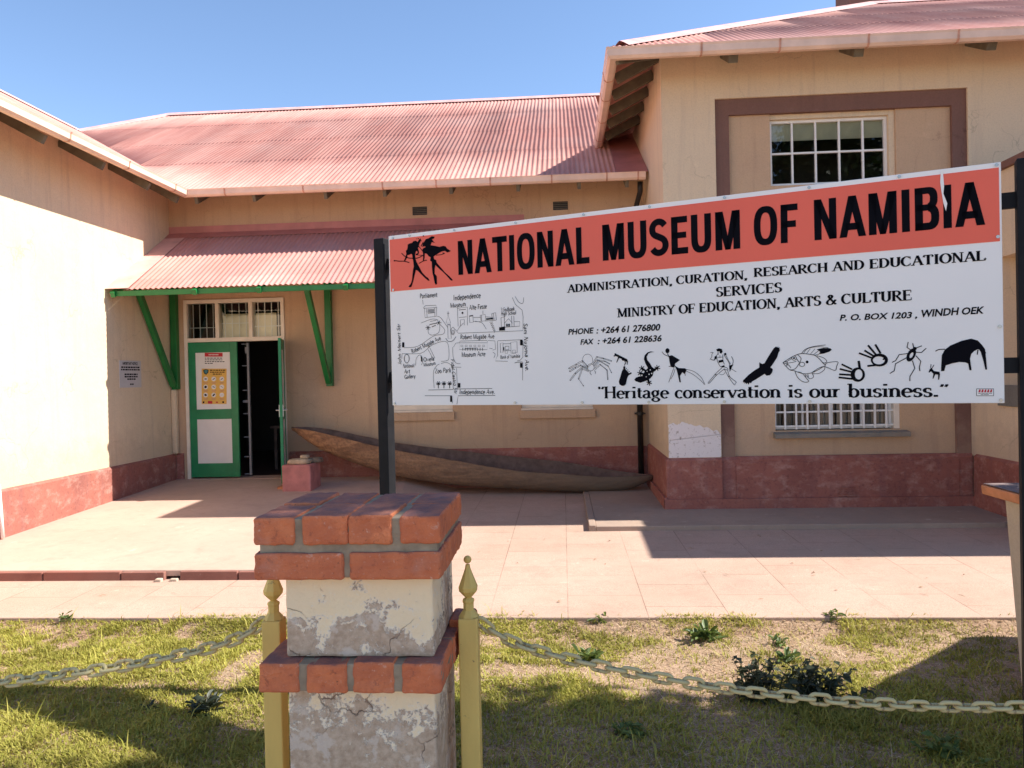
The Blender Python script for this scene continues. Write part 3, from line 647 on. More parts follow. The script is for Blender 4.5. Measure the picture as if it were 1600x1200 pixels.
# open leaf: hinged on the right jamb and swung outwards
hx, hy = DX1-.03, YB-.03; a2 = R(112); d2 = np.array([-math.cos(math.pi-a2)*-1, 0])  # direction below
dirv = np.array([.29, -.957]); nrm2 = np.array([dirv[1], -dirv[0]])
def leafbox(mb, s0, s1, z0, z1, t0, t1):
    q = [np.array([hx, hy])+dirv*s+nrm2*t for s, t in ((s0, t0), (s1, t0), (s1, t1), (s0, t1))]
    mb.prism([(p[0], p[1], z0) for p in q], (0, 0, z1-z0))
ol = MB()
for s0, s1, z0, z1 in ((0, .115, -.02, 2.165), (.64, .755, -.02, 2.165), (.115, .64, -.02, .22), (.115, .64, .93, 1.09), (.115, .64, 2.0, 2.165)): leafbox(ol, s0, s1, z0, z1, -.02, .022)
ol.build('door_leaf', GREEND, door, .003)
p = MB(); leafbox(p, .115, .64, .22, .93, -.01, .012); leafbox(p, .115, .64, 1.09, 2.0, -.01, .012); p.build('door_panel', PANELW, door)
h = MB(); leafbox(h, .69, .735, .98, 1.16, -.032, .034)
for t in (-.075, .075): c = np.array([hx, hy])+dirv*.71; q = c+nrm2*t; h.tube([(c[0], c[1], 1.08), (q[0], q[1], 1.08), (q[0]-dirv[0]*.11, q[1]-dirv[1]*.11, 1.08)], .009, 8)
h.build('handle', STEEL, door)
g = MB(); gx0, gx1 = -5.19, -5.10; gy = YB+.16
g.box(gx1-.012, gx1+.02, gy, gy+.045, 0, 2.15)
for z in (.02, .30, .62, 1.0, 1.38, 1.78, 2.13): g.box(gx0-.01, gx1-.02, gy+.008, gy+.03, z-.008, z+.008)
g.box(gx0-.01, gx1-.02, gy+.006, gy+.034, 1.18, 1.22); g.box(gx1-.03, gx1+.03, gy-.02, gy, 1.98, 2.08); g.build('security_gate', GATEM, door)
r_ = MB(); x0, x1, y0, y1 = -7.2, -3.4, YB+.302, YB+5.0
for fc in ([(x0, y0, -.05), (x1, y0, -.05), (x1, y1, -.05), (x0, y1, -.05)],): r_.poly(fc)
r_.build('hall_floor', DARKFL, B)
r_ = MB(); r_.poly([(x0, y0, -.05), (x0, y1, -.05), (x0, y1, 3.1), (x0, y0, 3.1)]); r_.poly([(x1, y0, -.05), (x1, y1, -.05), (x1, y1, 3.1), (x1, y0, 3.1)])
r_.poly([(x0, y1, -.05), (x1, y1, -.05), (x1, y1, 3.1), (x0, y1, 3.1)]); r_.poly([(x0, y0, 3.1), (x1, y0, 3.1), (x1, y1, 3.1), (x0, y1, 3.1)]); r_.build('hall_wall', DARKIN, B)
r_ = MB(); r_.box(-5.0, -4.3, 14.6, 15.2, 1.15, 2.1); r_.box(-5.06, -4.24, 14.58, 14.6, 1.1, 2.15)
tb = thing('hall_table', 'dark wooden table standing inside the dim entrance hall', 'table', (-4.7, 13.6, -.05))
m = MB(); m.box(-5.2, -4.3, 13.3, 13.9, .68, .72); m.build('table_top', WOODIN, tb)
for x, y in ((-5.15, 13.35), (-4.4, 13.35), (-5.15, 13.8), (-4.4, 13.8)): m = MB(); m.box(x, x+.05, y, y+.05, -.05, .68); m.build('leg', WOODIN, tb)
m = MB(); m.box(DX0+.05, DX1-.05, YB-.1, YB+.3, -.2, -.022); m.build('threshold', SLAB, B)

# ================================================================== ground
m = MB(); m.poly([(-250, -250, -.55), (250, -250, -.55), (250, 250, -.55), (-250, 250, -.55)]); structure(m.build('ground', SOIL))
pz = lambda y: -.25-.0125*(9.8-y)
m = MB(); m.prism([(-14, 5.80, pz(5.8)), (9, 5.72, pz(5.8)), (9, 12.0, pz(12)), (-14, 12.0, pz(12))], (0, 0, -.2)); structure(m.build('pavement', PAVE, None, .008))
sz = lambda y: -.025-.034*(12-y)
m = MB(); m.prism([(XL+.02, 6.86, sz(6.86)), (-2.5, 6.83, sz(6.86)), (-2.5, 11.99, sz(12)), (XL+.02, 11.99, sz(12))], (0, 0, -.06)); structure(m.build('entrance_slab', SLAB, None, .01))
m = MB(); m.prism([(-2.499, 6.83, sz(6.86)-.001), (-1.7, 6.83, pz(6.86)+.002), (-1.7, 11.99, pz(12)+.002), (-2.499, 11.99, sz(12)-.001)], (0, 0, -.03)); structure(m.build('ramp', SLAB))
# kerb stones along the front edge of the slab, one of them broken
x = XL+.02; i = 0
for ln in (.62, .78, .75, .42, .14, .55, .6, .6):
    x2 = min(x+ln-.012, -2.4)
    if x2 > x and i != 4:
        m = MB(); dz = .003*((i*7) % 3); m.box(x, x2, 6.80, 6.86, pz(6.8)-.05, sz(6.86)-.012+dz); structure(m.build('kerb', KERB, None, .006))
    x += ln; i += 1
m = MB(); m.box(-3.95+.2, -3.95+.26, 6.74, 6.79, pz(6.75)-.01, pz(6.75)+.03); m.box(-3.62, -3.55, 6.76, 6.8, pz(6.75)-.01, pz(6.75)+.025)
tag(m.build('kerb_rubble', CREAMW, None, .01), 'pale broken chips lying in front of the gap in the kerb', 'rubble')
az = pz(9.3)+.055
m = MB(); m.prism([(.34, 8.80, az-.012), (5.0, 8.80, az-.012), (5.0, 9.80, az), (1.30, 9.80, az), (1.30, 11.99, az+.02), (.34, 11.99, az+.02)], (0, 0, -.14)); structure(m.build('apron', APRON, None, .006))
m = MB(); m.box(.26, .338, 8.72, 11.99, pz(9)-.1, az+.006); m.box(.34, 4.8, 8.72, 8.798, pz(9)-.1, az-.006); structure(m.build('apron_kerb', APRON, None, .008))

# ------------------------------------------------------------------ lawn
def vnoise(x, y, s, seed):
    g = np.random.default_rng(seed).random((128, 128)); X = x*s+40; Y = y*s+40
    xi = np.floor(X).astype(int); yi = np.floor(Y).astype(int); fx = X-xi; fy = Y-yi
    fx = fx*fx*(3-2*fx); fy = fy*fy*(3-2*fy); xi %= 127; yi %= 127
    return (g[xi, yi]*(1-fx)+g[xi+1, yi]*fx)*(1-fy)+(g[xi, yi+1]*(1-fx)+g[xi+1, yi+1]*fx)*fy
def lawn_z(x, y):
    e = np.clip((5.80-y)/.25, 0, 1)
    return -.375+.035*(vnoise(x, y, 1.1, 3)-.5)+.02*(vnoise(x, y, 4, 4)-.5)+.062*(1-e)
nx, ny = 150, 110
gx, gy = np.meshgrid(np.linspace(-13, 8.5, nx), np.linspace(-3, 5.795, ny), indexing='ij'); gz_ = lawn_z(gx, gy)
V = np.stack([gx, gy, gz_], -1).reshape(-1, 3); Fc = []
for i in range(nx-1):
    for j in range(ny-1): a = i*ny+j; Fc.append((a, a+ny, a+ny+1, a+1))
me = bpy.data.meshes.new('lawn'); me.from_pydata([tuple(v) for v in V], [], Fc); me.materials.append(SOIL)
for p in me.polygons: p.use_smooth = True
o = bpy.data.objects.new('lawn', me); COL.objects.link(o); structure(o)

def grass(name, n, xr, yr, hscale, keep_fn):
    x = rng.uniform(*xr, n); y = yr[0]+(yr[1]-yr[0])*rng.random(n)
    cov, green = keep_fn(x, y); k = rng.random(n) < cov; x, y, green = x[k], y[k], green[k]; n = len(x)
    z = lawn_z(x, y)-.004; isg = rng.random(n) < green
    clump = .55+.9*vnoise(x, y, 6, 41); long_ = 1+2.2*(rng.random(n) < .012)
    h = clump*long_*hscale*np.where(isg, rng.uniform(.5, 1.3, n), rng.uniform(.25, .8, n)); w = np.where(isg, rng.uniform(.0022, .0042, n), rng.uniform(.0018, .003, n))
    az_ = rng.uniform(0, 2*math.pi, n); lean = h*np.where(isg, rng.uniform(.3, 1.5, n), rng.uniform(1.0, 3.2, n)); hz = np.where(isg, h*.9, h*.38)
    dx, dy = np.cos(az_), np.sin(az_); px, py = -dy, dx
    v = np.empty((n, 5, 3))
    v[:, 0] = np.stack([x-px*w, y-py*w, z], -1); v[:, 1] = np.stack([x+px*w, y+py*w, z], -1)
    mx_, my_ = x+dx*lean*.4, y+dy*lean*.4
    v[:, 2] = np.stack([mx_+px*w*.8, my_+py*w*.8, z+hz*.7], -1); v[:, 3] = np.stack([mx_-px*w*.8, my_-py*w*.8, z+hz*.7], -1)
    v[:, 4] = np.stack([x+dx*lean, y+dy*lean, z+hz*.95], -1)
    base = (np.arange(n)*5)[:, None]
    me = bpy.data.meshes.new(name); me.vertices.add(n*5); me.vertices.foreach_set('co', v.reshape(-1))
    me.loops.add(n*7); me.polygons.add(n*2)
    li = np.concatenate([base+np.array([0, 1, 2, 3]), base+np.array([3, 2, 4])], 1).reshape(-1)
    me.loops.foreach_set('vertex_index', li.astype(np.int32))
    st = np.stack([np.arange(n)*7, np.arange(n)*7+4], 1).reshape(-1); me.polygons.foreach_set('loop_start', st.astype(np.int32))
    me.update(calc_edges=True); me.validate()
    t = rng.random((n, 1)); patch = vnoise(x, y, 2.2, 9)[:, None]
    gc = np.array([[.27, .27, .04]])*(1-t)+np.array([[.47, .41, .10]])*t
    gc = gc*(.75+.5*patch); sc_ = np.array([[.50, .36, .23]])*(1-t)+np.array([[.76, .61, .43]])*t
    c = np.where(isg[:, None], gc, sc_); c4 = np.concatenate([c, np.ones((n, 1))], 1)
    at = me.attributes.new('tone', 'FLOAT_COLOR', 'POINT'); at.data.foreach_set('color', np.repeat(c4, 5, 0).reshape(-1).astype(np.float32))
    me.materials.append(BLADE); o = bpy.data.objects.new(name, me); COL.objects.link(o); return stuff(o)
def cover(x, y):
    a = vnoise(x, y, 1.3, 21)*.6+vnoise(x, y, 3.7, 22)*.4; left = np.clip((-.2-x)/1.0, 0, 1)
    green = np.clip((a-.42+left*.10)*4.5, .08, .96)
    fine = vnoise(x, y, 9, 31)*.5+vnoise(x, y, 19, 32)*.5
    green = np.clip(green*np.clip((fine-.30)*3.2+.35, .12, 1.25), .03, .95)
    near = np.clip((4.75-y)/.5, 0, 1); green = np.clip(green+near*.26, 0, .9)
    rightdry = np.clip((x-1.5)/.8, 0, 1)*np.clip((y-4.3)/.4, 0, 1); green *= (1-.45*rightdry)
    cov = np.clip(.62+green*.5+near*.2+.25*(fine-.5), 0, 1)
    return cov, green
stuff_g = grass('grass', 380000, (-4.6, 3.6), (3.0, 5.80), .032, cover)
grass('grass', 26000, (-7.5, 5.5), (.4, 3.0), .045, cover)

def litter(n):
    m = MB()
    for i in range(n):
        x = random.uniform(-4.4, 3.4); y = random.uniform(3.3, 5.75) if random.random() < .93 else random.uniform(5.8, 8.5); z = lz(x, y) if y < 5.8 else pz(y)
        a = random.uniform(0, 6.28); L = random.choice((.02, .03, .035, .05, .09)); w = .0025 if L > .04 else L*.3; dx, dy = math.cos(a), math.sin(a)
        z += .006; q = random.uniform(.002, .012)
        m.poly([(x, y, z), (x+dx*L*.5-dy*w, y+dy*L*.5+dx*w, z+q), (x+dx*L, y+dy*L, z+q*.4), (x+dx*L*.5+dy*w, y+dy*L*.5-dx*w, z+q*.6)])
    return stuff(m.build('leaf_litter', LITTER))
def bush(name, loc, n, ln, ht, spread, mat, label):
    m = MB(); x0, y0, z0 = loc
    for i in range(n):
        az_ = random.uniform(0, 6.28); lean_ = random.uniform(.2, 1.0)*spread; H_ = ht*random.uniform(.45, 1.0)*(1.35 if i == 0 else 1)
        b0 = np.array([x0+random.gauss(0, spread*.35), y0+random.gauss(0, spread*.25), z0-.01]); tip = b0+np.array([math.cos(az_)*lean_, math.sin(az_)*lean_*.7, H_]); mid = (b0+tip)/2+np.array([0, 0, H_*.12])
        pts = [b0, mid, tip]; m.tube(pts, [.0035, .0028, .0015], 5)
        for k in range(random.randint(6, 12)):
            t = random.uniform(.15, 1.0); c = b0*(1-t)**2+2*mid*t*(1-t)+tip*t*t; a2 = random.uniform(0, 6.28); e = random.uniform(-.4, .9)
            d = np.array([math.cos(a2)*math.cos(e), math.sin(a2)*math.cos(e), math.sin(e)]); sd = np.cross(d, (random.gauss(0, .4), random.gauss(0, .4), 1)); sd /= np.linalg.norm(sd); L = ln*random.uniform(.4, 1.2); w = L*random.uniform(.16, .34)
            m.poly([c, c+d*L*.45-sd*w, c+d*L*.62-np.array([0, 0, L*.05])]); m.poly([c, c+d*L*.62-np.array([0, 0, L*.05]), c+d*L*.45+sd*w]); m.poly([c+d*L*.45-sd*w, c+d*L-np.array([0, 0, L*.25]), c+d*L*.62-np.array([0, 0, L*.05])]); m.poly([c+d*L*.62-np.array([0, 0, L*.05]), c+d*L-np.array([0, 0, L*.25]), c+d*L*.45+sd*w])
    o = m.build(name, mat); tag(o, label, 'weed'); return o
def lz(x, y): return float(lawn_z(np.array([x]), np.array([y]))[0])
LITTER = simple('leaf_litter', (.30, .19, .10), .9, .5, 30)
def leafy(name, loc, n, ln, ht, mat, label, upright=.5, group=None, wide=.3):
    m = MB(); x0, y0, z0 = loc
    for i in range(n):
        az_ = random.uniform(0, 2*math.pi); L = ln*random.choice((.4, .6, .8, 1.0, 1.3))*random.uniform(.8, 1.2); e = random.uniform(-.05, 1.2)*upright*math.pi/2
        s = random.random()**.8*ht; bx = x0+random.gauss(0, ln*.35); by = y0+random.gauss(0, ln*.3); bz = z0+s
        d = np.array([math.cos(az_)*math.cos(e), math.sin(az_)*math.cos(e), math.sin(e)]); sd = np.array([-d[1], d[0], random.uniform(-.3, .3)]); sd /= np.linalg.norm(sd)
        p0 = np.array([bx, by, bz]); w = L*wide*random.uniform(.6, 1.3)
        mid = p0+d*L*.5+np.array([0, 0, L*.05]); tip = p0+d*L-np.array([0, 0, L*.18]); q = p0+d*L*.75
        m.poly([p0, mid-sd*w*.5, q-sd*w*.42]); m.poly([p0, q-sd*w*.42, tip]); m.poly([p0, tip, q+sd*w*.42]); m.poly([p0, q+sd*w*.42, mid+sd*w*.5])
    for i in range(max(2, n//12)):
        a = np.array([x0+random.gauss(0, ln*.3), y0+random.gauss(0, ln*.25), z0-.01]); m.tube([a, a+np.array([random.gauss(0, .02), random.gauss(0, .02), ht])], .003, 5)
    o = m.build(name, mat); tag(o, label, 'weed', group); return o
def lz_(x, y): return float(lawn_z(np.array([x]), np.array([y]))[0])
for px, py, n, ln, ht, mt, lab in (
        (740, 0, 0, 0, 0, LEAF, ''),
        (935, 972, 24, .06, .03, LEAF, 'small bright leafy weed at the edge of the paving, nearest the yellow post'),
        (1100, 1000, 110, .10, .06, LEAF, 'broad pale green weed rosette in the sunlit middle of the lawn'),
        (918, 1030, 70, .085, .05, LEAF, 'leafy weed tuft just above the right chain near its third loop'),
        (1300, 975, 36, .06, .06, LEAF, 'grey green weed growing up against the paving edge'),
        (1232, 1030, 60, .07, .03, LEAF, 'flat green weed patch behind the dark bushy clumps'),
        (320, 1108, 110, .085, .05, LEAFD, 'dark green weed mat in the dappled shade below the left chain'),
        (130, 964, 40, .06, .05, LEAF, 'green tuft hanging over the paving edge at the left'),
        (232, 1108, 24, .05, .02, LEAFD, 'tiny dark weed beside the dark green mat on the left'),
        (1215, 1005, 40, .06, .035, LEAF, 'low green weed between the pale rosette and the paving')):
    if not n: continue
    p = onZ(px, py, -.36); p[1] = min(p[1], 5.76); leafy('weed', (p[0], p[1], lz(p[0], p[1])), n, ln, ht, mt, lab, .5)

p = onZ(1182, 1088, -.36); bush('weed', (p[0], p[1], lz(p[0], p[1])), 40, .06, .27, .15, LEAFD, 'dark ragged weed with one tall stalk, the left clump above the right chain')
p = onZ(1272, 1088, -.36); bush('weed', (p[0], p[1], lz(p[0], p[1])), 52, .065, .21, .19, LEAFD, 'dark loose bushy weed, right one of the dark pair above the right chain')
p = onZ(985, 1150, -.36); bush('weed', (p[0], p[1], lz(p[0], p[1])), 10, .05, .07, .10, LEAF, 'small green sprig in the tree shade below the right chain')
p = onZ(1480, 1178, -.36); bush('weed', (p[0], p[1], lz(p[0], p[1])), 16, .06, .10, .12, LEAF, 'green sprig in the shade at the lower right corner')
litter(900)
# ================================================================== things in front of the wall
# dugout canoe
cv = thing('dugout_canoe', 'long weathered dugout canoe with its left end raised on stones beside the entrance', 'canoe', (-1.4, 11.4, -.2))
near_g = [(455, 668), (500, 676), (600, 700), (700, 718), (800, 735), (880, 741), (935, 745), (985, 744.5), (1021, 743)]
far_g = [(455, 667), (520, 670), (640, 690), (720, 703), (800, 714), (860, 722), (915, 731), (975, 738), (1021, 742)]
bot = [(456, 672), (490, 704), (560, 740), (640, 757), (720, 764), (800, 768), (880, 769), (960, 764), (1019, 748)]
def lerp_pts(pts, n):
    P = np.array(pts, float); t = np.linspace(0, len(P)-1, n); i = np.minimum(t.astype(int), len(P)-2); f_ = (t-i)[:, None]
    P0 = P[np.maximum(i-1, 0)]; P1 = P[i]; P2 = P[i+1]; P3 = P[np.minimum(i+2, len(P)-1)]
    return .5*((2*P1)+(-P0+P2)*f_+(2*P0-5*P1+4*P2-P3)*f_**2+(-P0+3*P1-3*P2+P3)*f_**3)
N = 49; ng = lerp_pts(near_g, N); fg = lerp_pts(far_g, N); bt = lerp_pts(bot, N)
out = MB(); inn = MB(); rim = MB(); KS = 11; KI = 9
for i in range(N):
    t = i/(N-1); wid = .62*math.sin(math.pi*min(max(t, .0), 1))**.6+.03; yc = 11.52-.25*t
    a = onY(*ng[i], yc-wid/2); b = onY(*fg[i], yc+wid/2); c = onY(*bt[i], yc-wid*.14)
    b[0] = a[0]; c[0] = a[0]; b[2] = a[2]+min(.02, abs(b[2]-a[2])) if i in (0, N-1) else b[2]
    c2 = c+np.array([0, wid*.30, 0]); thk = min(.03, wid*.2)
    ctrl = [a, a*.45+c*.55+np.array([0, -wid*.08, -.0]), c, c2, b*.45+c2*.55+np.array([0, wid*.08, 0]), b]
    sec = lerp_pts(ctrl, KS); out.v += [tuple(p) for p in sec]
    ai = a+np.array([0, thk, .0]); bi = b-np.array([0, thk, 0]); ci = c+np.array([0, thk*.3, thk*1.6]); ci2 = c2+np.array([0, -thk*.3, thk*1.6])
    if wid < .12: ci[2] = a[2]-.004; ci2[2] = a[2]-.004
    sec = lerp_pts([ai, ai*.45+ci*.55, ci, ci2, bi*.45+ci2*.55, bi], KI); inn.v += [tuple(p) for p in sec]
    jg = .004*math.sin(i*1.7)
    rim.v += [tuple(a+np.array([0, -.002, jg])), tuple(ai+np.array([0, .002, jg])), tuple(bi+np.array([0, -.002, -jg])), tuple(b+np.array([0, .002, -jg]))]
for i in range(N-1):
    for j in range(KS-1): out.f.append((i*KS+j, (i+1)*KS+j, (i+1)*KS+j+1, i*KS+j+1))
    for j in range(KI-1): inn.f.append((i*KI+j, (i+1)*KI+j, (i+1)*KI+j+1, i*KI+j+1))
    for j in (0, 2): rim.f.append((i*4+j, (i+1)*4+j, (i+1)*4+j+1, i*4+j+1))
out.f.append(tuple(range(KS))); out.f.append(tuple((N-1)*KS+j for j in range(KS)))
out.build('hull', WOOD, cv, smooth=True); inn.build('hull_inside', WOODIN, cv, smooth=True); rim.build('gunwale', WOOD, cv)
# red painted block, stones, brick
m = MB(); m.prism([(-4.05, 10.75, -.09), (-3.63, 10.75, -.09), (-3.63, 11.22, -.09), (-4.05, 11.22, -.09)], (0, 0, .40))
tag(m.build('plinth_block', BLOCKR, None, .018), 'red painted concrete block carrying stones next to the open door', 'block')
STONED = simple('stone_dark', (.20, .145, .10), .9, .3, 12, 40, .6)
def stone(name, x0, x1, y0, y1, z0, z1, label, mat=STONE, seed=1):
    bm = bmesh.new(); bmesh.ops.create_cube(bm, size=1); bmesh.ops.subdivide_edges(bm, edges=bm.edges, cuts=4, use_grid_fill=True)
    r_ = random.Random(seed)
    for v in bm.verts:
        c = v.co; q = (abs(c.x)**4+abs(c.y)**4+abs(c.z)**4)**.25; c *= .5/max(q, .01)*1.02; c += Vector((r_.gauss(0, .018), r_.gauss(0, .018), r_.gauss(0, .018) if c.z > -.3 else 0))
        v.co = Vector(((x0+x1)/2+c.x*(x1-x0), (y0+y1)/2+c.y*(y1-y0), (z0+z1)/2+c.z*(z1-z0)))
    me = bpy.data.meshes.new(name); bm.to_mesh(me); bm.free(); me.materials.append(mat)
    for p in me.polygons: p.use_smooth = True
    o = bpy.data.objects.new(name, me); COL.objects.link(o); return tag(o, label, 'stone')
stone('stone', -4.0, -3.68, 10.82, 11.0, .305, .385, 'tan stone slab lying on the front of the red block', STONE, 3)
stone('stone', -3.76, -3.56, 10.98, 11.18, .305, .385, 'darker stone on the red block, wedged under the canoe', STONED, 5)
stone('stone', -3.84, -3.72, 10.9, 11.02, 0.38, .435, 'small stone cube on top of the tan slab', STONE, 8)
m = MB(); m.box(-4.2, -4.07, 10.95, 11.15, -.09, -.03); tag(m.build('brick', TERRA, None, .006), 'small orange brick on the ground against the left side of the red block', 'brick')
# notice plate on the left wall
nt_ = thing('notice_plate', 'small grey notice with black lines of print on the shaded part of the left wall', 'sign', (XL+.004, 10.9, 1.4))
a = onX(186, 563, XL+.004); b = onX(221, 605, XL+.004); ny0, ny1, nz0, nz1 = a[1], b[1], b[2], a[2]
m = MB(); m.box(XL+.001, XL+.006, ny0, ny1, nz0, nz1); m.build('plate', NOTICE, nt_, .001)
NH = nz1-nz0; NW = ny1-ny0
def nline(zf, y0f, y1f, hf, words):
    y = y0f; lines = MB()
    while y < y1f-.01:
        w = random.uniform(.05, .12); y2 = min(y+w, y1f); lines.box(XL+.0065, XL+.0075, ny0+NW*y, ny0+NW*y2, nz1-NH*(zf+hf), nz1-NH*zf); y = y2+.022
    lines.build('print_line', INK, nt_)
for zf, y0f, y1f in ((.22, .08, .92), (.31, .07, .93), (.48, .22, .82), (.57, .22, .82), (.66, .34, .72), (.85, .46, .62)): nline(zf, y0f, y1f, .055, 0)

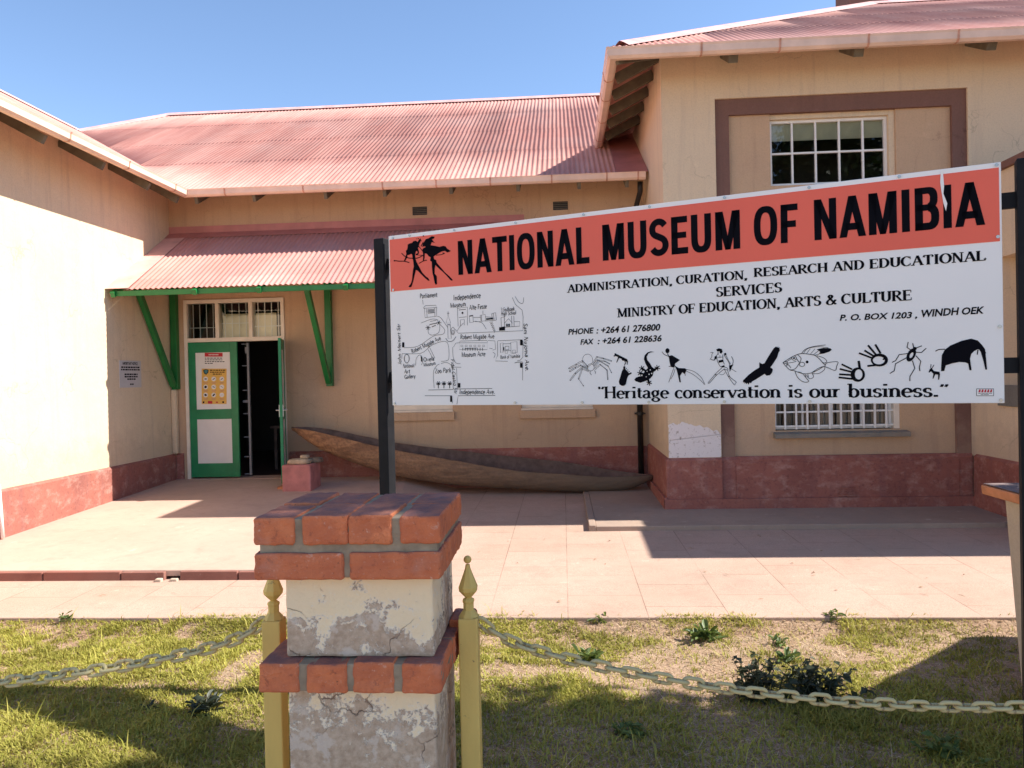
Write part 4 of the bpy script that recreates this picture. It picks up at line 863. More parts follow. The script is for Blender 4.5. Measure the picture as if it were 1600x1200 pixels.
# ================================================================== lettering machinery
def arc(cx, cy, rx, ry, a0, a1, n=14): return [(cx+rx*math.cos(R(a0+(a1-a0)*i/n)), cy+ry*math.sin(R(a0+(a1-a0)*i/n))) for i in range(n+1)]
X_ = .64
SK = {  # skeletons: advance, strokes (weight, points), serif points
 'A': (.86, [(.45, [(.08, 0), (.43, 1)]), (1, [(.43, 1), (.78, 0)]), (1, [(.2, .35), (.66, .35)])], [(.08, 0), (.78, 0)]),
 'B': (.76, [(1, [(.16, 0), (.16, 1)]), (1, [(.16, .96)]+arc(.4, .75, .22, .21, 90, -90)+[(.16, .54)]), (1, [(.16, .52)]+arc(.42, .28, .25, .24, 90, -90)+[(.16, .04)])], [(.16, 0), (.16, 1)]),
 'C': (.82, [(1, arc(.44, .5, .36, .47, 48, 312, 22))], []),
 'D': (.86, [(1, [(.16, 0), (.16, 1)]), (1, [(.16, .96), (.36, .96)]+arc(.36, .5, .38, .46, 90, -90, 18)+[(.16, .04)])], [(.16, 0), (.16, 1)]),
 'E': (.74, [(1, [(.16, 0), (.16, 1)]), (1, [(.16, .96), (.64, .96)]), (1, [(.16, .52), (.52, .52)]), (1, [(.16, .04), (.66, .04)])], [(.16, 0), (.16, 1)]),
 'F': (.70, [(1, [(.16, 0), (.16, 1)]), (1, [(.16, .96), (.64, .96)]), (1, [(.16, .5), (.52, .5)])], [(.16, 0), (.16, 1)]),
 'G': (.88, [(1, arc(.44, .5, .36, .47, 48, 330, 22)), (1, [(.76, .42), (.76, .1)]), (1, [(.52, .42), (.8, .42)])], []),
 'H': (.88, [(1, [(.16, 0), (.16, 1)]), (1, [(.72, 0), (.72, 1)]), (1, [(.16, .52), (.72, .52)])], [(.16, 0), (.16, 1), (.72, 0), (.72, 1)]),
 'I': (.42, [(1, [(.21, 0), (.21, 1)])], [(.21, 0), (.21, 1)]),
 'J': (.5, [(1, [(.36, 1), (.36, .2)]+arc(.2, .2, .16, .2, 0, -120, 8))], []),
 'L': (.70, [(1, [(.16, 0), (.16, 1)]), (1, [(.16, .04), (.64, .04), (.66, .2)])], [(.16, 0), (.16, 1)]),
 'M': (1.05, [(.5, [(.14, 0), (.14, 1)]), (1, [(.14, 1), (.52, .06)]), (.5, [(.52, .06), (.9, 1)]), (1, [(.9, 1), (.9, 0)])], [(.14, 0), (.9, 0), (.1, 1), (.94, 1)]),
 'N': (.88, [(.5, [(.15, 0), (.15, 1)]), (1, [(.15, 1), (.73, 0)]), (.5, [(.73, 0), (.73, 1)])], [(.15, 0), (.11, 1), (.73, 1)]),
 'O': (.90, [(1, arc(.45, .5, .37, .47, 0, 360, 28))], []),
 'P': (.72, [(1, [(.16, 0), (.16, 1)]), (1, [(.16, .96)]+arc(.38, .73, .26, .23, 90, -90)+[(.16, .5)])], [(.16, 0), (.16, 1)]),
 'R': (.84, [(1, [(.16, 0), (.16, 1)]), (1, [(.16, .96)]+arc(.38, .74, .26, .22, 90, -90)+[(.16, .52)]), (1, [(.38, .5), (.74, .03)])], [(.16, 0), (.16, 1), (.76, 0)]),
 'S': (.66, [(1, arc(.34, .74, .23, .23, 35, 250, 12)+arc(.32, .27, .25, .24, 75, -150, 14))], []),
 'T': (.78, [(1, [(.39, 0), (.39, 1)]), (1, [(.06, .8), (.07, .96), (.71, .96), (.72, .8)])], [(.39, 0)]),
 'U': (.86, [(1, [(.16, 1), (.16, .32)]+arc(.43, .32, .27, .28, 180, 360, 14)+[(.70, 1)])], [(.16, 1), (.70, 1)]),
 'V': (.84, [(1, [(.06, 1), (.42, 0)]), (.45, [(.42, 0), (.78, 1)])], [(.06, 1), (.78, 1)]),
 'W': (1.1, [(1, [(.05, 1), (.3, 0), (.55, .9), (.8, 0), (1.05, 1)])], []),
 'Y': (.82, [(1, [(.06, 1), (.41, .46)]), (.5, [(.41, .46), (.76, 1)]), (1, [(.41, .48), (.41, 0)])], [(.06, 1), (.76, 1), (.41, 0)]),
 'Z': (.7, [(1, [(.08, .96), (.6, .96), (.06, .04), (.62, .04)])], []),
 '&': (.92, [(1, [(.84, .5), (.6, .16)]+arc(.36, .24, .26, .22, -20, -200, 10)+[(.2, .45), (.5, .7)]+arc(.4, .82, .14, .15, -10, 190, 10)+[(.3, .7), (.84, .03)])], []),
 ',': (.3, [(1, [(.16, .06), (.15, -.06), (.08, -.18)]), (1.1, [(.15, .12), (.15, 0)])], []),
 '.': (.3, [(1.2, [(.15, .14), (.15, 0)])], []),
 '‘': (.2, [(1, [(.1, .98), (.05, .9), (.1, .78)])], []), '’': (.2, [(1, [(.1, .98), (.1, .9), (.04, .78)])], []),
 'a': (.56, [(1, [(.1, .5)]+arc(.26, .46, .16, .17, 150, 0, 8)+[(.42, .03)]), (1, [(.42, .36), (.28, .34)]+arc(.24, .17, .17, .16, 90, 300, 10)+[(.42, .14)])], [(.45, 0)]),
 'b': (.62, [(1, [(.12, 1), (.12, 0)]), (1, arc(.3, .31, .22, .31, 170, -170, 18))], [(.08, 1)]),
 'c': (.52, [(1, arc(.3, .31, .22, .31, 45, 315, 16))], []),
 'd': (.62, [(1, [(.48, 1), (.48, 0)]), (1, arc(.3, .31, .22, .31, 10, 350, 18))], [(.52, 0)]),
 'e': (.54, [(1, [(.08, .34), (.48, .34)]+arc(.28, .31, .22, .31, 8, 315, 18))], []),
 'f': (.38, [(1, arc(.3, .8, .14, .18, 40, 180, 8)+[(.16, 0)]), (1, [(.04, .6), (.34, .6)])], [(.16, 0)]),
 'g': (.60, [(1, arc(.27, .4, .18, .22, 0, 360, 16)), (1, [(.18, .2), (.14, .1), (.4, .06)]+arc(.3, -.12, .22, .15, 60, -240, 14)), (.7, [(.4, .56), (.54, .62)])], []),
 'h': (.64, [(1, [(.13, 0), (.13, 1)]), (1, arc(.31, .4, .18, .22, 170, 0, 8)+[(.49, 0)])], [(.13, 0), (.49, 0), (.09, 1)]),
 'i': (.32, [(1, [(.16, 0), (.16, .62)]), (1.2, [(.16, .82), (.16, .95)])], [(.16, 0), (.1, .62)]),
 'j': (.3, [(1, [(.18, .62), (.18, -.15), (.05, -.25)]), (1, [(.18, .82), (.18, .95)])], []),
 'k': (.58, [(1, [(.13, 0), (.13, 1)]), (1, [(.46, .62), (.15, .28)]), (1, [(.26, .38), (.5, 0)])], []),
 'l': (.30, [(1, [(.15, 0), (.15, 1)])], [(.15, 0)]),
 'm': (.92, [(1, [(.12, 0), (.12, .62)]), (1, arc(.28, .42, .16, .2, 170, 0, 8)+[(.44, 0)]), (1, arc(.6, .42, .16, .2, 170, 0, 8)+[(.76, 0)])], []),
 'n': (.64, [(1, [(.13, 0), (.13, .62)]), (1, arc(.31, .4, .18, .22, 170, 0, 8)+[(.49, 0)])], [(.13, 0), (.49, 0), (.08, .62)]),
 'o': (.60, [(1, arc(.3, .31, .23, .31, 0, 360, 22))], []),
 'p': (.62, [(1, [(.12, .62), (.12, -.28)]), (1, arc(.3, .31, .22, .31, 170, -170, 16))], []),
 'r': (.46, [(1, [(.13, 0), (.13, .62)]), (1, [(.14, .4), (.26, .58), (.4, .58)])], [(.14, 0), (.08, .62)]),
 's': (.48, [(1, arc(.25, .46, .16, .15, 35, 250, 10)+arc(.24, .16, .17, .15, 75, -150, 12))], []),
 't': (.38, [(1, [(.17, .84), (.17, .12), (.24, .02), (.36, .06)]), (1, [(.04, .6), (.34, .6)])], []),
 'u': (.64, [(1, [(.13, .62), (.13, .2)]+arc(.29, .2, .16, .19, 180, 330, 8)+[(.49, .15)]), (1, [(.49, .62), (.49, 0)])], [(.09, .62), (.45, .62), (.53, 0)]),
 'v': (.58, [(1, [(.06, .62), (.29, 0)]), (.5, [(.29, 0), (.52, .62)])], [(.06, .62), (.52, .62)]),
 'w': (.8, [(1, [(.05, .62), (.22, 0), (.4, .55), (.58, 0), (.75, .62)])], []),
 'y': (.56, [(1, [(.06, .62), (.28, .02)]), (1, [(.5, .62), (.2, -.28)])], []),
 'z': (.5, [(1, [(.06, .6), (.42, .6), (.06, .02), (.44, .02)])], []),
 ' ': (.36, [], []),
}
def ribbon(pts, wv, wh):
    P = [np.array(p, float) for p in pts]; n = len(P); L = []; Rr = []
    closed = n > 3 and np.linalg.norm(P[0]-P[-1]) < 1e-6
    for i in range(n):
        if closed: d = P[(i+1) % (n-1)]-P[(i-1) % (n-1)]
        else: d = P[min(i+1, n-1)]-P[max(i-1, 0)]
        k = np.linalg.norm(d); d = d/k if k > 1e-9 else np.array([1., 0])
        nn = np.array([-d[1]*wv/2, d[0]*wh/2]); L.append(P[i]+nn); Rr.append(P[i]-nn)
    return [[L[i], L[i+1], Rr[i+1], Rr[i]] for i in range(n-1)]
TICK = {'E': [(.66, .97, .74), (.53, .62, .42), (.68, .03, .26)], 'F': [(.66, .97, .74), (.53, .62, .38)], 'T': [(.07, .97, .74), (.71, .97, .74)], 'L': [(.67, .03, .28)],
        'C': [(.72, .98, .68), (.72, .3, .12)], 'S': [(.55, .98, .70), (.10, .30, .02)], 'G': [(.72, .98, .68)], 'c': [(.46, .6, .44)], 's': [(.40, .6, .44), (.08, .18, .02)]}
def glyph_polys(ch, wv, wh, serif, sw=.155, sh=.075):
    adv, st, se = SK[ch]; out_ = []
    for w, pts in st: out_ += ribbon(pts, wv*w, wh if w >= .9 else max(wh, wv*w))
    if serif:
        for x, ya, yb in TICK.get(ch, []): out_.append([(x-.03, ya), (x+.03, ya), (x+.03, yb), (x-.03, yb)])
        for x, y in se:
            yy = y-sh/2 if y > .3 else y+sh/2; out_.append([(x-sw, yy-sh/2), (x+sw, yy-sh/2), (x+sw, yy+sh/2), (x-sw, yy+sh/2)])
    return adv, out_
def layout(txt, wv, wh, serif, track=0., sw=.155):
    x = 0; out_ = []
    for ch in txt:
        adv, ps = glyph_polys(ch, wv, wh, serif, sw); out_ += [[(p[0]+x, p[1]) for p in q] for q in ps]; x += adv+track
    return out_, x-track
# heavy grotesque capitals for the title
def heavy(ch):
    t, h = .235, .17
    def rc(a, b, c, d): return [(a, c), (b, c), (b, d), (a, d)]
    def dg(x0, x1, w, y0=0, y1=1): return [(x0, y0), (x0+w, y0), (x1+w, y1), (x1, y1)]
    def ring(cx, cy, rx, ry, ix, iy, a0=0, a1=360, n=32, e=2.5):
        f_ = lambda a, r1, r2: (cx+r1*math.copysign(abs(math.cos(a))**(2/e), math.cos(a)), cy+r2*math.copysign(abs(math.sin(a))**(2/e), math.sin(a))); o_ = []
        for i in range(n):
            a, b = R(a0+(a1-a0)*i/n), R(a0+(a1-a0)*(i+1)/n); o_.append([f_(a, rx, ry), f_(b, rx, ry), f_(b, ix, iy), f_(a, ix, iy)])
        return o_
    D = {'N': (.84, [rc(.06, .06+t, 0, 1), rc(.78-t, .78, 0, 1), [(.06, 1), (.06+t, 1), (.78, 0), (.78-t, 0)]]),
         'A': (.84, [dg(0, .3, t), dg(.84-t, .54-t, t), rc(.2, .64, .17, .34)]),
         'T': (.74, [rc(.02, .72, 1-h, 1), rc(.37-t/2, .37+t/2, 0, 1)]), 'I': (.36, [rc(.06, .06+t, 0, 1)]),
         'O': (.88, ring(.44, .5, .41, .515, .41-t, .515-h)), 'L': (.66, [rc(.06, .06+t, 0, 1), rc(.06, .62, 0, h)]),
         'M': (.98, [rc(.06, .06+t, 0, 1), rc(.92-t, .92, 0, 1), [(.06, 1), (.33, 1), (.58, 0), (.40, 0)], [(.92, 1), (.65, 1), (.40, 0), (.58, 0)]]),
         'U': (.84, [rc(.06, .06+t, .36, 1), rc(.78-t, .78, .36, 1)]+ring(.42, .37, .36, .385, .36-t, .385-h, 180, 360, 18)),
         'S': (.76, [[tuple(p) for p in q] for q in ribbon(arc(.38, .72, .245, .2, 25, 230, 14)+arc(.375, .285, .255, .205, 60, -155, 16), t*.98, h*1.02)]),
         'E': (.70, [rc(.06, .06+t, 0, 1), rc(.06, .65, 1-h, 1), rc(.06, .61, .42, .42+h*.95), rc(.06, .67, 0, h)]),
         'F': (.66, [rc(.06, .06+t, 0, 1), rc(.06, .64, 1-h, 1), rc(.06, .58, .40, .40+h)]),
         'B': (.80, [rc(.06, .06+t, 0, 1), rc(.06, .45, 1-h*.9, 1), rc(.06, .47, .455, .455+h*.85), rc(.06, .47, 0, h)]+ring(.44, .735, .29, .265, .29-t*.95, .265-h*.92, -90, 90, 14)+ring(.45, .30, .32, .30, .32-t, .30-h, -90, 90, 14)),
         ' ': (.30, [])}
    return D[ch]
# heading of the notice on the left wall
ps, w = layout('IMPORTANT NOTICE', .26, .22, False, .04)
m = MB()
for q in ps: m.poly([(XL+.0075, ny0+NW*(.14+.70*p[0]/w), nz1-NH*(.155-.095*p[1])) for p in q])
m.build('heading', INK, nt_)
# ------------------------------------------------------------------ the sign
SA = np.array([-1.01, 4.49, 1.36]); SBp = np.array([1.83, 3.32, 1.36]); SW = float(np.hypot(*(SBp-SA)[:2])); SH = 1.0
se = np.array([(SBp-SA)[0]/SW, (SBp-SA)[1]/SW, 0]); sn = np.array([se[1], -se[0], 0])
def s3(u, v, off=0.): return SA+se*u+np.array([0, 0, v])+sn*off
def px2uv(x, y):
    d = ray(x, y); t = ((SA-CAM)@sn)/(d@sn); p = CAM+d*t; return np.array([(p-SA)@se, p[2]-SA[2]])
SG = thing('museum_sign', 'large white hoarding with red title band, hand drawn map and animal drawings on black posts', 'sign', tuple(s3(SW/2, 0)-np.array([0, 0, 1.72])))
def sbox(mb, u0, u1, v0, v1, t0, t1): mb.prism([s3(u0, v0, t0), s3(u1, v0, t0), s3(u1, v1, t0), s3(u0, v1, t0)], sn*(t1-t0))
m = MB(); sbox(m, 0, SW, 0, SH, -.028, 0); m.build('panel', SIGNW, SG, .002)
uv = lambda *p: [px2uv(*q) for q in p]
def flat(polys, name, mat, off, parent=SG, thick=None):
    m = MB()
    for q in polys: m.poly([s3(p[0], p[1], off) for p in q])
    me = bpy.data.meshes.new(name); me.from_pydata(m.v, [], m.f); me.update(); o = bpy.data.objects.new(name, me); COL.objects.link(o); me.materials.append(mat); return adopt(o, parent)
c4 = uv((613.5, 373.5), (1559.5, 257.5), (1563, 378), (614.5, 454.5))
v_t = (SH-.022); v_b = float((c4[2][1]+c4[3][1])/2)
m = MB(); sbox(m, .008, SW-.008, v_b, v_t, 0, .002); m.build('red_band', SIGNR, SG)
def place(polys, width, start, end, hpx, name=None, mat=INK, off=.0035, vfix=False):
    """text polys of given width set on the sign between two photo points on its baseline; hpx = top of the first capital"""
    a, b = px2uv(*start), px2uv(*end); d = b-a; L = np.linalg.norm(d); d /= L; h = abs((px2uv(start[0], hpx)-a)[1]) if not vfix else vfix; nn = np.array([-d[1], d[0]])
    return [[a+d*p[0]*L/width+nn*p[1]*h for p in q] for q in polys]
def heavy_text(s):
    x = 0; o_ = []
    for ch in s: adv, ps = heavy(ch); o_ += [[(p[0]+x, p[1]) for p in q] for q in ps]; x += adv+.03
    return o_, x
P_ = []
for s, a, b, h in (('NATIONAL', (715, 430), (924, 411), 377), ('MUSEUM', (940, 408), (1161, 388), 352), ('OF', (1177, 384), (1249, 378), 325), ('NAMIBIA', (1270, 376), (1541, 351), 313)):
    ps, w = heavy_text(s); P_ += place(ps, w, a, b, h)
flat(P_, 'title_lettering', INK, .0035)
P_ = []
for s, a, b, h in (('ADMINISTRATION, CURATION,', (887, 457.5), (1168, 436), 445), ('RESEARCH AND EDUCATIONAL', (1178, 433), (1540, 407), 419), ('SERVICES', (1119, 464), (1222, 456.5), 449), ('MINISTRY OF EDUCATION, ARTS & CULTURE', (965, 496), (1425, 469), 482)):
    ps, w = layout(s, .235, .085, True, .03); P_ += place(ps, w, a, b, h)
flat(P_, 'department_lettering', INK, .0018)
motto = 'Heritage conservation is our business.'; full = layout(motto, .18, .085, True, .02, .125)[1]; x_ = 0
for word in motto.split(' '):
    ps, w = layout(word, .18, .085, True, .02, .125)
    flat(place([[(p[0]+x_, p[1]) for p in q] for q in ps], full, (944, 622.5), (1467, 620), 604), 'motto_word', INK, .0018); x_ += w+.02+SK[' '][0]+.02
for t_, a, b, h in (('‘’', (935, 622.5), (945, 622.5), 604), ('’’', (1469, 620), (1483, 620), 600)):
    q, w = layout(t_, .14, .1, False); flat(place(q, w, a, b, h), 'quote_mark', INK, .0018)
def bfont(txt, offset=.026, shear=.2):
    cu = bpy.data.curves.new('txt', 'FONT'); cu.body = txt; cu.offset = offset; cu.shear = shear; cu.resolution_u = 3
    ob = bpy.data.objects.new('txt', cu); COL.objects.link(ob); dg_ = bpy.context.evaluated_depsgraph_get()
    me = bpy.data.meshes.new_from_object(ob.evaluated_get(dg_)); v = [tuple(p.co)[:2] for p in me.vertices]; f_ = [[v[i] for i in p.vertices] for p in me.polygons]
    bpy.data.objects.remove(ob); bpy.data.curves.remove(cu); bpy.data.meshes.remove(me)
    x0 = min(p[0] for q in f_ for p in q); x1 = max(p[0] for q in f_ for p in q); return [[(p[0]-x0, p[1]/.73) for p in q] for q in f_], x1-x0
P_ = []
for s, a, b, h in (('PHONE', (888, 523), (928, 520.5), 514), (': +264 61 276800', (932, 521), (1032, 516), 511), ('FAX', (907, 538.5), (928, 537.5), 530), (': +264 61 228636', (934, 537.5), (1034, 533), 528), ('P. O. BOX 1203 ,', (1312, 501), (1433, 496.5), 491.5), ('WINDH', (1440, 495.5), (1499, 491.5), 484), ('OEK', (1503, 491.5), (1538, 489.5), 480.5)):
    ps, w = bfont(s); P_ += place(ps, w, a, b, h)
flat(P_, 'address_lettering', INK, .0018)
# drawings: outlines traced in crops of the panel, mapped onto it
def crop(x0, y0, s): return lambda pts: [px2uv(x0+p[0]/s, y0+p[1]/s) for p in pts]
PX = SW/955.0                                       # about one photo pixel on the panel
def line(cm, pts, w=1.0, smooth_=True):
    q = lerp_pts(pts, max(2, (len(pts)-1)*4+1)) if smooth_ and len(pts) > 2 else pts
    return ribbon(cm(list(map(tuple, q))), w*PX, w*PX)
def ell(cx, cy, rx, ry, a=0, n=24): return [(cx+rx*math.cos(t)*math.cos(a)-ry*math.sin(t)*math.sin(a), cy+rx*math.cos(t)*math.sin(a)+ry*math.sin(t)*math.cos(a)) for t in np.linspace(0, 2*math.pi, n+1)]
def offset_line(pts, d): return [(p[0]+d*.6, p[1]+d) for p in pts]
LG = crop(600, 360, 12)
lg = [LG([(450, 265), (490, 245), (530, 235), (560, 200), (610, 195), (635, 220), (665, 170), (690, 150), (700, 180), (665, 260), (655, 310), (640, 330), (655, 385), (662, 430), (640, 455), (605, 462), (600, 442), (640, 425), (625, 380), (600, 400), (590, 450), (595, 540), (620, 600), (655, 665), (720, 790), (790, 865), (830, 890), (862, 940), (835, 945), (780, 900), (720, 840), (640, 760), (605, 742), (575, 850), (560, 930), (520, 1060), (490, 1068), (465, 1055), (510, 1000), (530, 930), (540, 830), (550, 740), (565, 680), (555, 590), (540, 520), (535, 460), (520, 440), (480, 460), (442, 465), (445, 500), (410, 560), (390, 585), (375, 580), (410, 500), (425, 440), (415, 380), (440, 360), (450, 310)]),
      LG([(735, 250), (790, 165), (840, 150), (900, 110), (955, 120), (945, 150), (905, 170), (925, 200), (960, 235), (900, 220), (885, 260), (880, 280), (960, 290), (1040, 310), (1120, 290), (1165, 305), (1190, 345), (1255, 385), (1240, 400), (1190, 415), (1150, 385), (1080, 400), (1030, 430), (980, 460), (935, 490), (945, 540), (985, 560), (990, 600), (1030, 650), (1090, 720), (1140, 780), (1230, 860), (1295, 930), (1280, 945), (1250, 930), (1180, 850), (1100, 770), (1040, 720), (970, 650), (955, 720), (955, 810), (995, 860), (1000, 1010), (970, 1018), (955, 980), (935, 880), (915, 800), (905, 700), (900, 590), (870, 565), (880, 510), (840, 480), (810, 440), (770, 430), (765, 520), (750, 575), (735, 570), (740, 500), (735, 420), (720, 380), (735, 340), (790, 310), (760, 300), (725, 310)])]
for pts, w in (([(190, 565), (290, 578), (380, 580), (480, 603)], 1.6), ([(190, 578), (260, 572), (330, 582)], 1), ([(335, 430), (400, 490), (450, 515), (560, 525), (650, 515), (735, 470)], 1.6), ([(600, 460), (740, 470)], 1), ([(700, 300), (740, 220)], 1.6), ([(655, 300), (700, 350), (720, 380)], 1.2), ([(660, 620), (745, 575), (810, 560)], 1.4), ([(980, 465), (1080, 455), (1140, 430), (1100, 425)], 1.2), ([(640, 150), (660, 160)], 1.6), ([(735, 100), (755, 110)], 2), ([(610, 155), (625, 165)], 1), ([(690, 190), (710, 200)], 1.2)): lg += line(LG, pts, w)
flat(lg, 'figure_emblem', INK, .0035)
D3 = crop(880, 530, 8); D4 = crop(1080, 530, 6.6667); D5 = crop(1300, 510, 5.3333); D2 = crop(870, 380, 4)
def drawing(name, polys): return flat(polys, name, INK, .0018)
sp = line(D3, ell(305, 262, 64, 76), .45)+line(D3, ell(345, 352, 42, 44), .6)
for pts in ([(320, 395), (235, 365), (190, 490), (250, 575)], [(310, 340), (240, 265), (160, 310), (70, 360)], [(300, 350), (215, 320), (150, 350), (80, 395)], [(300, 370), (240, 340), (150, 420), (85, 505)], [(370, 300), (420, 215), (500, 235), (600, 265)], [(375, 310), (430, 255), (520, 270), (575, 300)], [(385, 340), (450, 265), (560, 330), (600, 410)], [(390, 370), (460, 310), (545, 380), (555, 495)]):
    sp += line(D3, pts, .5, False)+line(D3, offset_line(pts, 13), .5, False)
    for q in pts[1:]: sp.append(D3(ell(q[0]+3, q[1]+6, 7, 6, 0, 8)[:-1]))
sp += line(D3, [(340, 400), (338, 425), (355, 447)], .7)+line(D3, [(392, 392), (404, 410), (402, 430)], .7); drawing('spider_drawing', sp)
drawing('jackal_drawing', [D3([(640, 180), (655, 175), (665, 185), (690, 195), (760, 230), (800, 250), (810, 275), (805, 318), (798, 318), (795, 285), (778, 275), (785, 300), (768, 330), (762, 328), (775, 295), (765, 270), (740, 268), (728, 245), (700, 235), (672, 292), (665, 290), (688, 225), (660, 210), (635, 218), (632, 205), (645, 198)])])
drawing('gourd_drawing', [D3([(765, 335), (778, 345), (775, 370), (800, 395), (825, 425), (850, 412), (857, 428), (815, 455), (800, 490), (785, 560), (765, 580), (735, 583), (705, 565), (697, 530), (715, 470), (735, 400), (752, 370), (752, 345)])]+[D3(ell(x, y, 7, 5, .7, 8)[:-1]) for x, y in ((790, 365), (808, 385), (825, 403))])
gk = [D3([(1142, 160), (1095, 152), (1055, 165), (1020, 200), (1010, 250), (1030, 305), (1060, 360), (1035, 385), (1010, 420), (990, 460), (950, 465), (910, 480), (890, 505), (905, 525), (965, 545), (1010, 530), (1050, 515), (1090, 490), (1120, 455), (1130, 410), (1160, 390), (1140, 370), (1110, 345), (1085, 300), (1052, 260), (1045, 220), (1065, 180), (1095, 165)])]
for (hx_, hy_), (jx, jy) in (((1178, 358), (1120, 395)), ((985, 365), (1050, 410)), ((962, 425), (1020, 440)), ((1075, 545), (1060, 500))):
    gk += line(D3, [(jx, jy), (hx_, hy_)], 3.2, False)
    for k in range(6): a = k*math.pi/3+.3; gk += line(D3, [(hx_, hy_), (hx_+36*math.cos(a), hy_+36*math.sin(a))], 1.3, False)
gd = drawing('gecko_drawing', gk); flat([D3(ell(x, y, r_, r_, 0, 8)[:-1]) for x, y, r_ in ((1075, 438, 8), (1108, 428, 8), (1090, 384, 7), (1050, 400, 6), (1040, 470, 6))], 'spots', SIGNW, .0026, gd)
an = [D2(ell(692, 672, 13, 16, 0, 12)[:-1]), D2([(700, 705), (720, 700), (770, 730), (740, 752), (735, 778), (712, 772), (705, 740)]), D2([(735, 763), (762, 780), (803, 782), (812, 792), (800, 818), (785, 806), (770, 830), (776, 870), (767, 868), (755, 812), (748, 788)])]
for pts, w in (([(658, 678), (672, 695), (700, 708)], .9), ([(692, 690), (708, 720)], 1.2), ([(732, 780), (718, 818), (700, 870)], .6), ([(740, 785), (728, 822), (712, 850)], .6), ([(700, 770), (725, 768)], .9), ([(800, 795), (803, 828)], .8), ([(810, 788), (860, 803), (905, 842), (926, 885)], .6), ([(810, 800), (852, 820), (900, 858), (922, 882)], .6)): an += line(D2, pts, w)
drawing('insect_drawing', an)
hu = [D4([(262, 105), (290, 95), (320, 102), (328, 130), (315, 150), (300, 146), (297, 125), (270, 128)]), D4([(285, 222), (330, 212), (336, 236), (288, 246)]), D4([(245, 180), (268, 168), (262, 205), (240, 215)]), D4([(340, 150), (362, 140), (368, 160), (350, 172)]), D4([(395, 275), (440, 262), (425, 290), (405, 335), (398, 310)]), D4([(312, 282), (345, 270), (350, 290), (320, 296)])]
for pts, w in (([(290, 130), (275, 145), (290, 155)], .6), ([(285, 155), (265, 172), (275, 230), (300, 280), (320, 292)], .7), ([(330, 160), (332, 220), (346, 262)], .7), ([(300, 165), (300, 195)], .5), ([(275, 190), (330, 185)], .6), ([(262, 190), (240, 218), (205, 210)], .9), ([(200, 140), (230, 138), (216, 158), (215, 185), (195, 212)], .6), ([(345, 165), (365, 200), (395, 245), (405, 300)], .7), ([(360, 160), (385, 215), (412, 260)], .6), ([(420, 180), (438, 225), (425, 280), (400, 335)], .8), ([(410, 305), (470, 340)], .6), ([(345, 290), (375, 300), (382, 322), (340, 308)], .7), ([(318, 300), (250, 365), (175, 455)], .7), ([(345, 310), (262, 377), (195, 452), (175, 458)], .7), ([(345, 310), (385, 385), (445, 470), (462, 472)], .7), ([(380, 322), (402, 390), (468, 445), (455, 462)], .7), ([(295, 362), (330, 370), (355, 345)], .5), ([(245, 368), (268, 372)], 1), ([(384, 388), (404, 388)], 1)): hu += line(D4, pts, w)
drawing('archer_drawing', hu)
drawing('vulture_drawing', [D4([(885, 75), (897, 88), (905, 72), (908, 92), (922, 82), (918, 104), (930, 98), (918, 115), (928, 120), (913, 132), (895, 190), (860, 245), (825, 295), (850, 310), (845, 345), (820, 375), (785, 380), (765, 360), (735, 380), (680, 415), (635, 440), (622, 460), (612, 450), (597, 473), (588, 455), (572, 470), (570, 452), (555, 462), (557, 446), (542, 452), (540, 430), (600, 370), (660, 325), (710, 295), (710, 240), (740, 258), (765, 250), (790, 205), (830, 140), (860, 95)])])
fi = [D4(ell(1072, 197, 11, 10, 0, 12)[:-1]), D4(ell(1208, 237, 15, 15, 0, 10)[:-1]), D4([(1310, 105), (1380, 90), (1450, 95), (1465, 110), (1440, 130), (1380, 150), (1330, 156), (1345, 130)])]
for pts, w in (([(955, 245), (1000, 215), (1050, 185), (1105, 160), (1150, 150), (1220, 155), (1290, 170), (1340, 210), (1375, 250), (1395, 265)], .9), ([(1395, 285), (1370, 290), (1320, 320), (1255, 350), (1190, 360), (1130, 350), (1080, 330), (1030, 320), (990, 285), (955, 245)], .8), ([(1105, 160), (1145, 200), (1120, 260), (1080, 310), (1030, 320)], .8), (ell(1072, 197, 24, 22), .7), ([(955, 245), (1010, 265), (1040, 300)], .8), ([(985, 240), (1050, 200)], .7), ([(970, 235), (1000, 240), (995, 280)], 1), ([(1000, 250), (1060, 240), (1095, 230)], .7), ([(1095, 200), (1125, 240)], .9), (ell(1155, 262, 28, 22), .7), ([(1150, 150), (1190, 105), (1280, 75), (1400, 60)], .8), ([(1170, 148), (1215, 98), (1330, 78), (1430, 90)], .6), ([(1200, 152), (1240, 100)], .5), ([(1240, 158), (1290, 100)], .5), ([(1270, 165), (1340, 110)], .6), ([(1310, 105), (1345, 130), (1330, 156), (1290, 165)], .7), ([(1395, 268), (1420, 245), (1525, 235), (1516, 280), (1500, 325), (1430, 300), (1395, 285), (1395, 268)], .8), ([(1310, 172), (1380, 195), (1412, 228), (1392, 248), (1362, 238)], .7), ([(1255, 350), (1330, 300), (1387, 285), (1385, 320), (1330, 356), (1262, 358)], .7), ([(1080, 330), (1110, 400), (1170, 445), (1225, 440), (1195, 400), (1185, 360)], .8), ([(1100, 340), (1150, 350), (1210, 420)], .6), ([(1215, 360), (1225, 405), (1250, 410), (1275, 390), (1258, 352)], .7), ([(1200, 372), (1215, 400)], .6)): fi += line(D4, pts, w)
drawing('fish_drawing', fi)
def ringp(o_, i_): n = len(o_); return [[o_[k], o_[(k+1) % n], i_[(k+1) % n], i_[k]] for k in range(n)]
h1 = ringp(D5(ell(215, 402, 60, 60)[:-1]), D5(ell(222, 400, 32, 42)[:-1]))
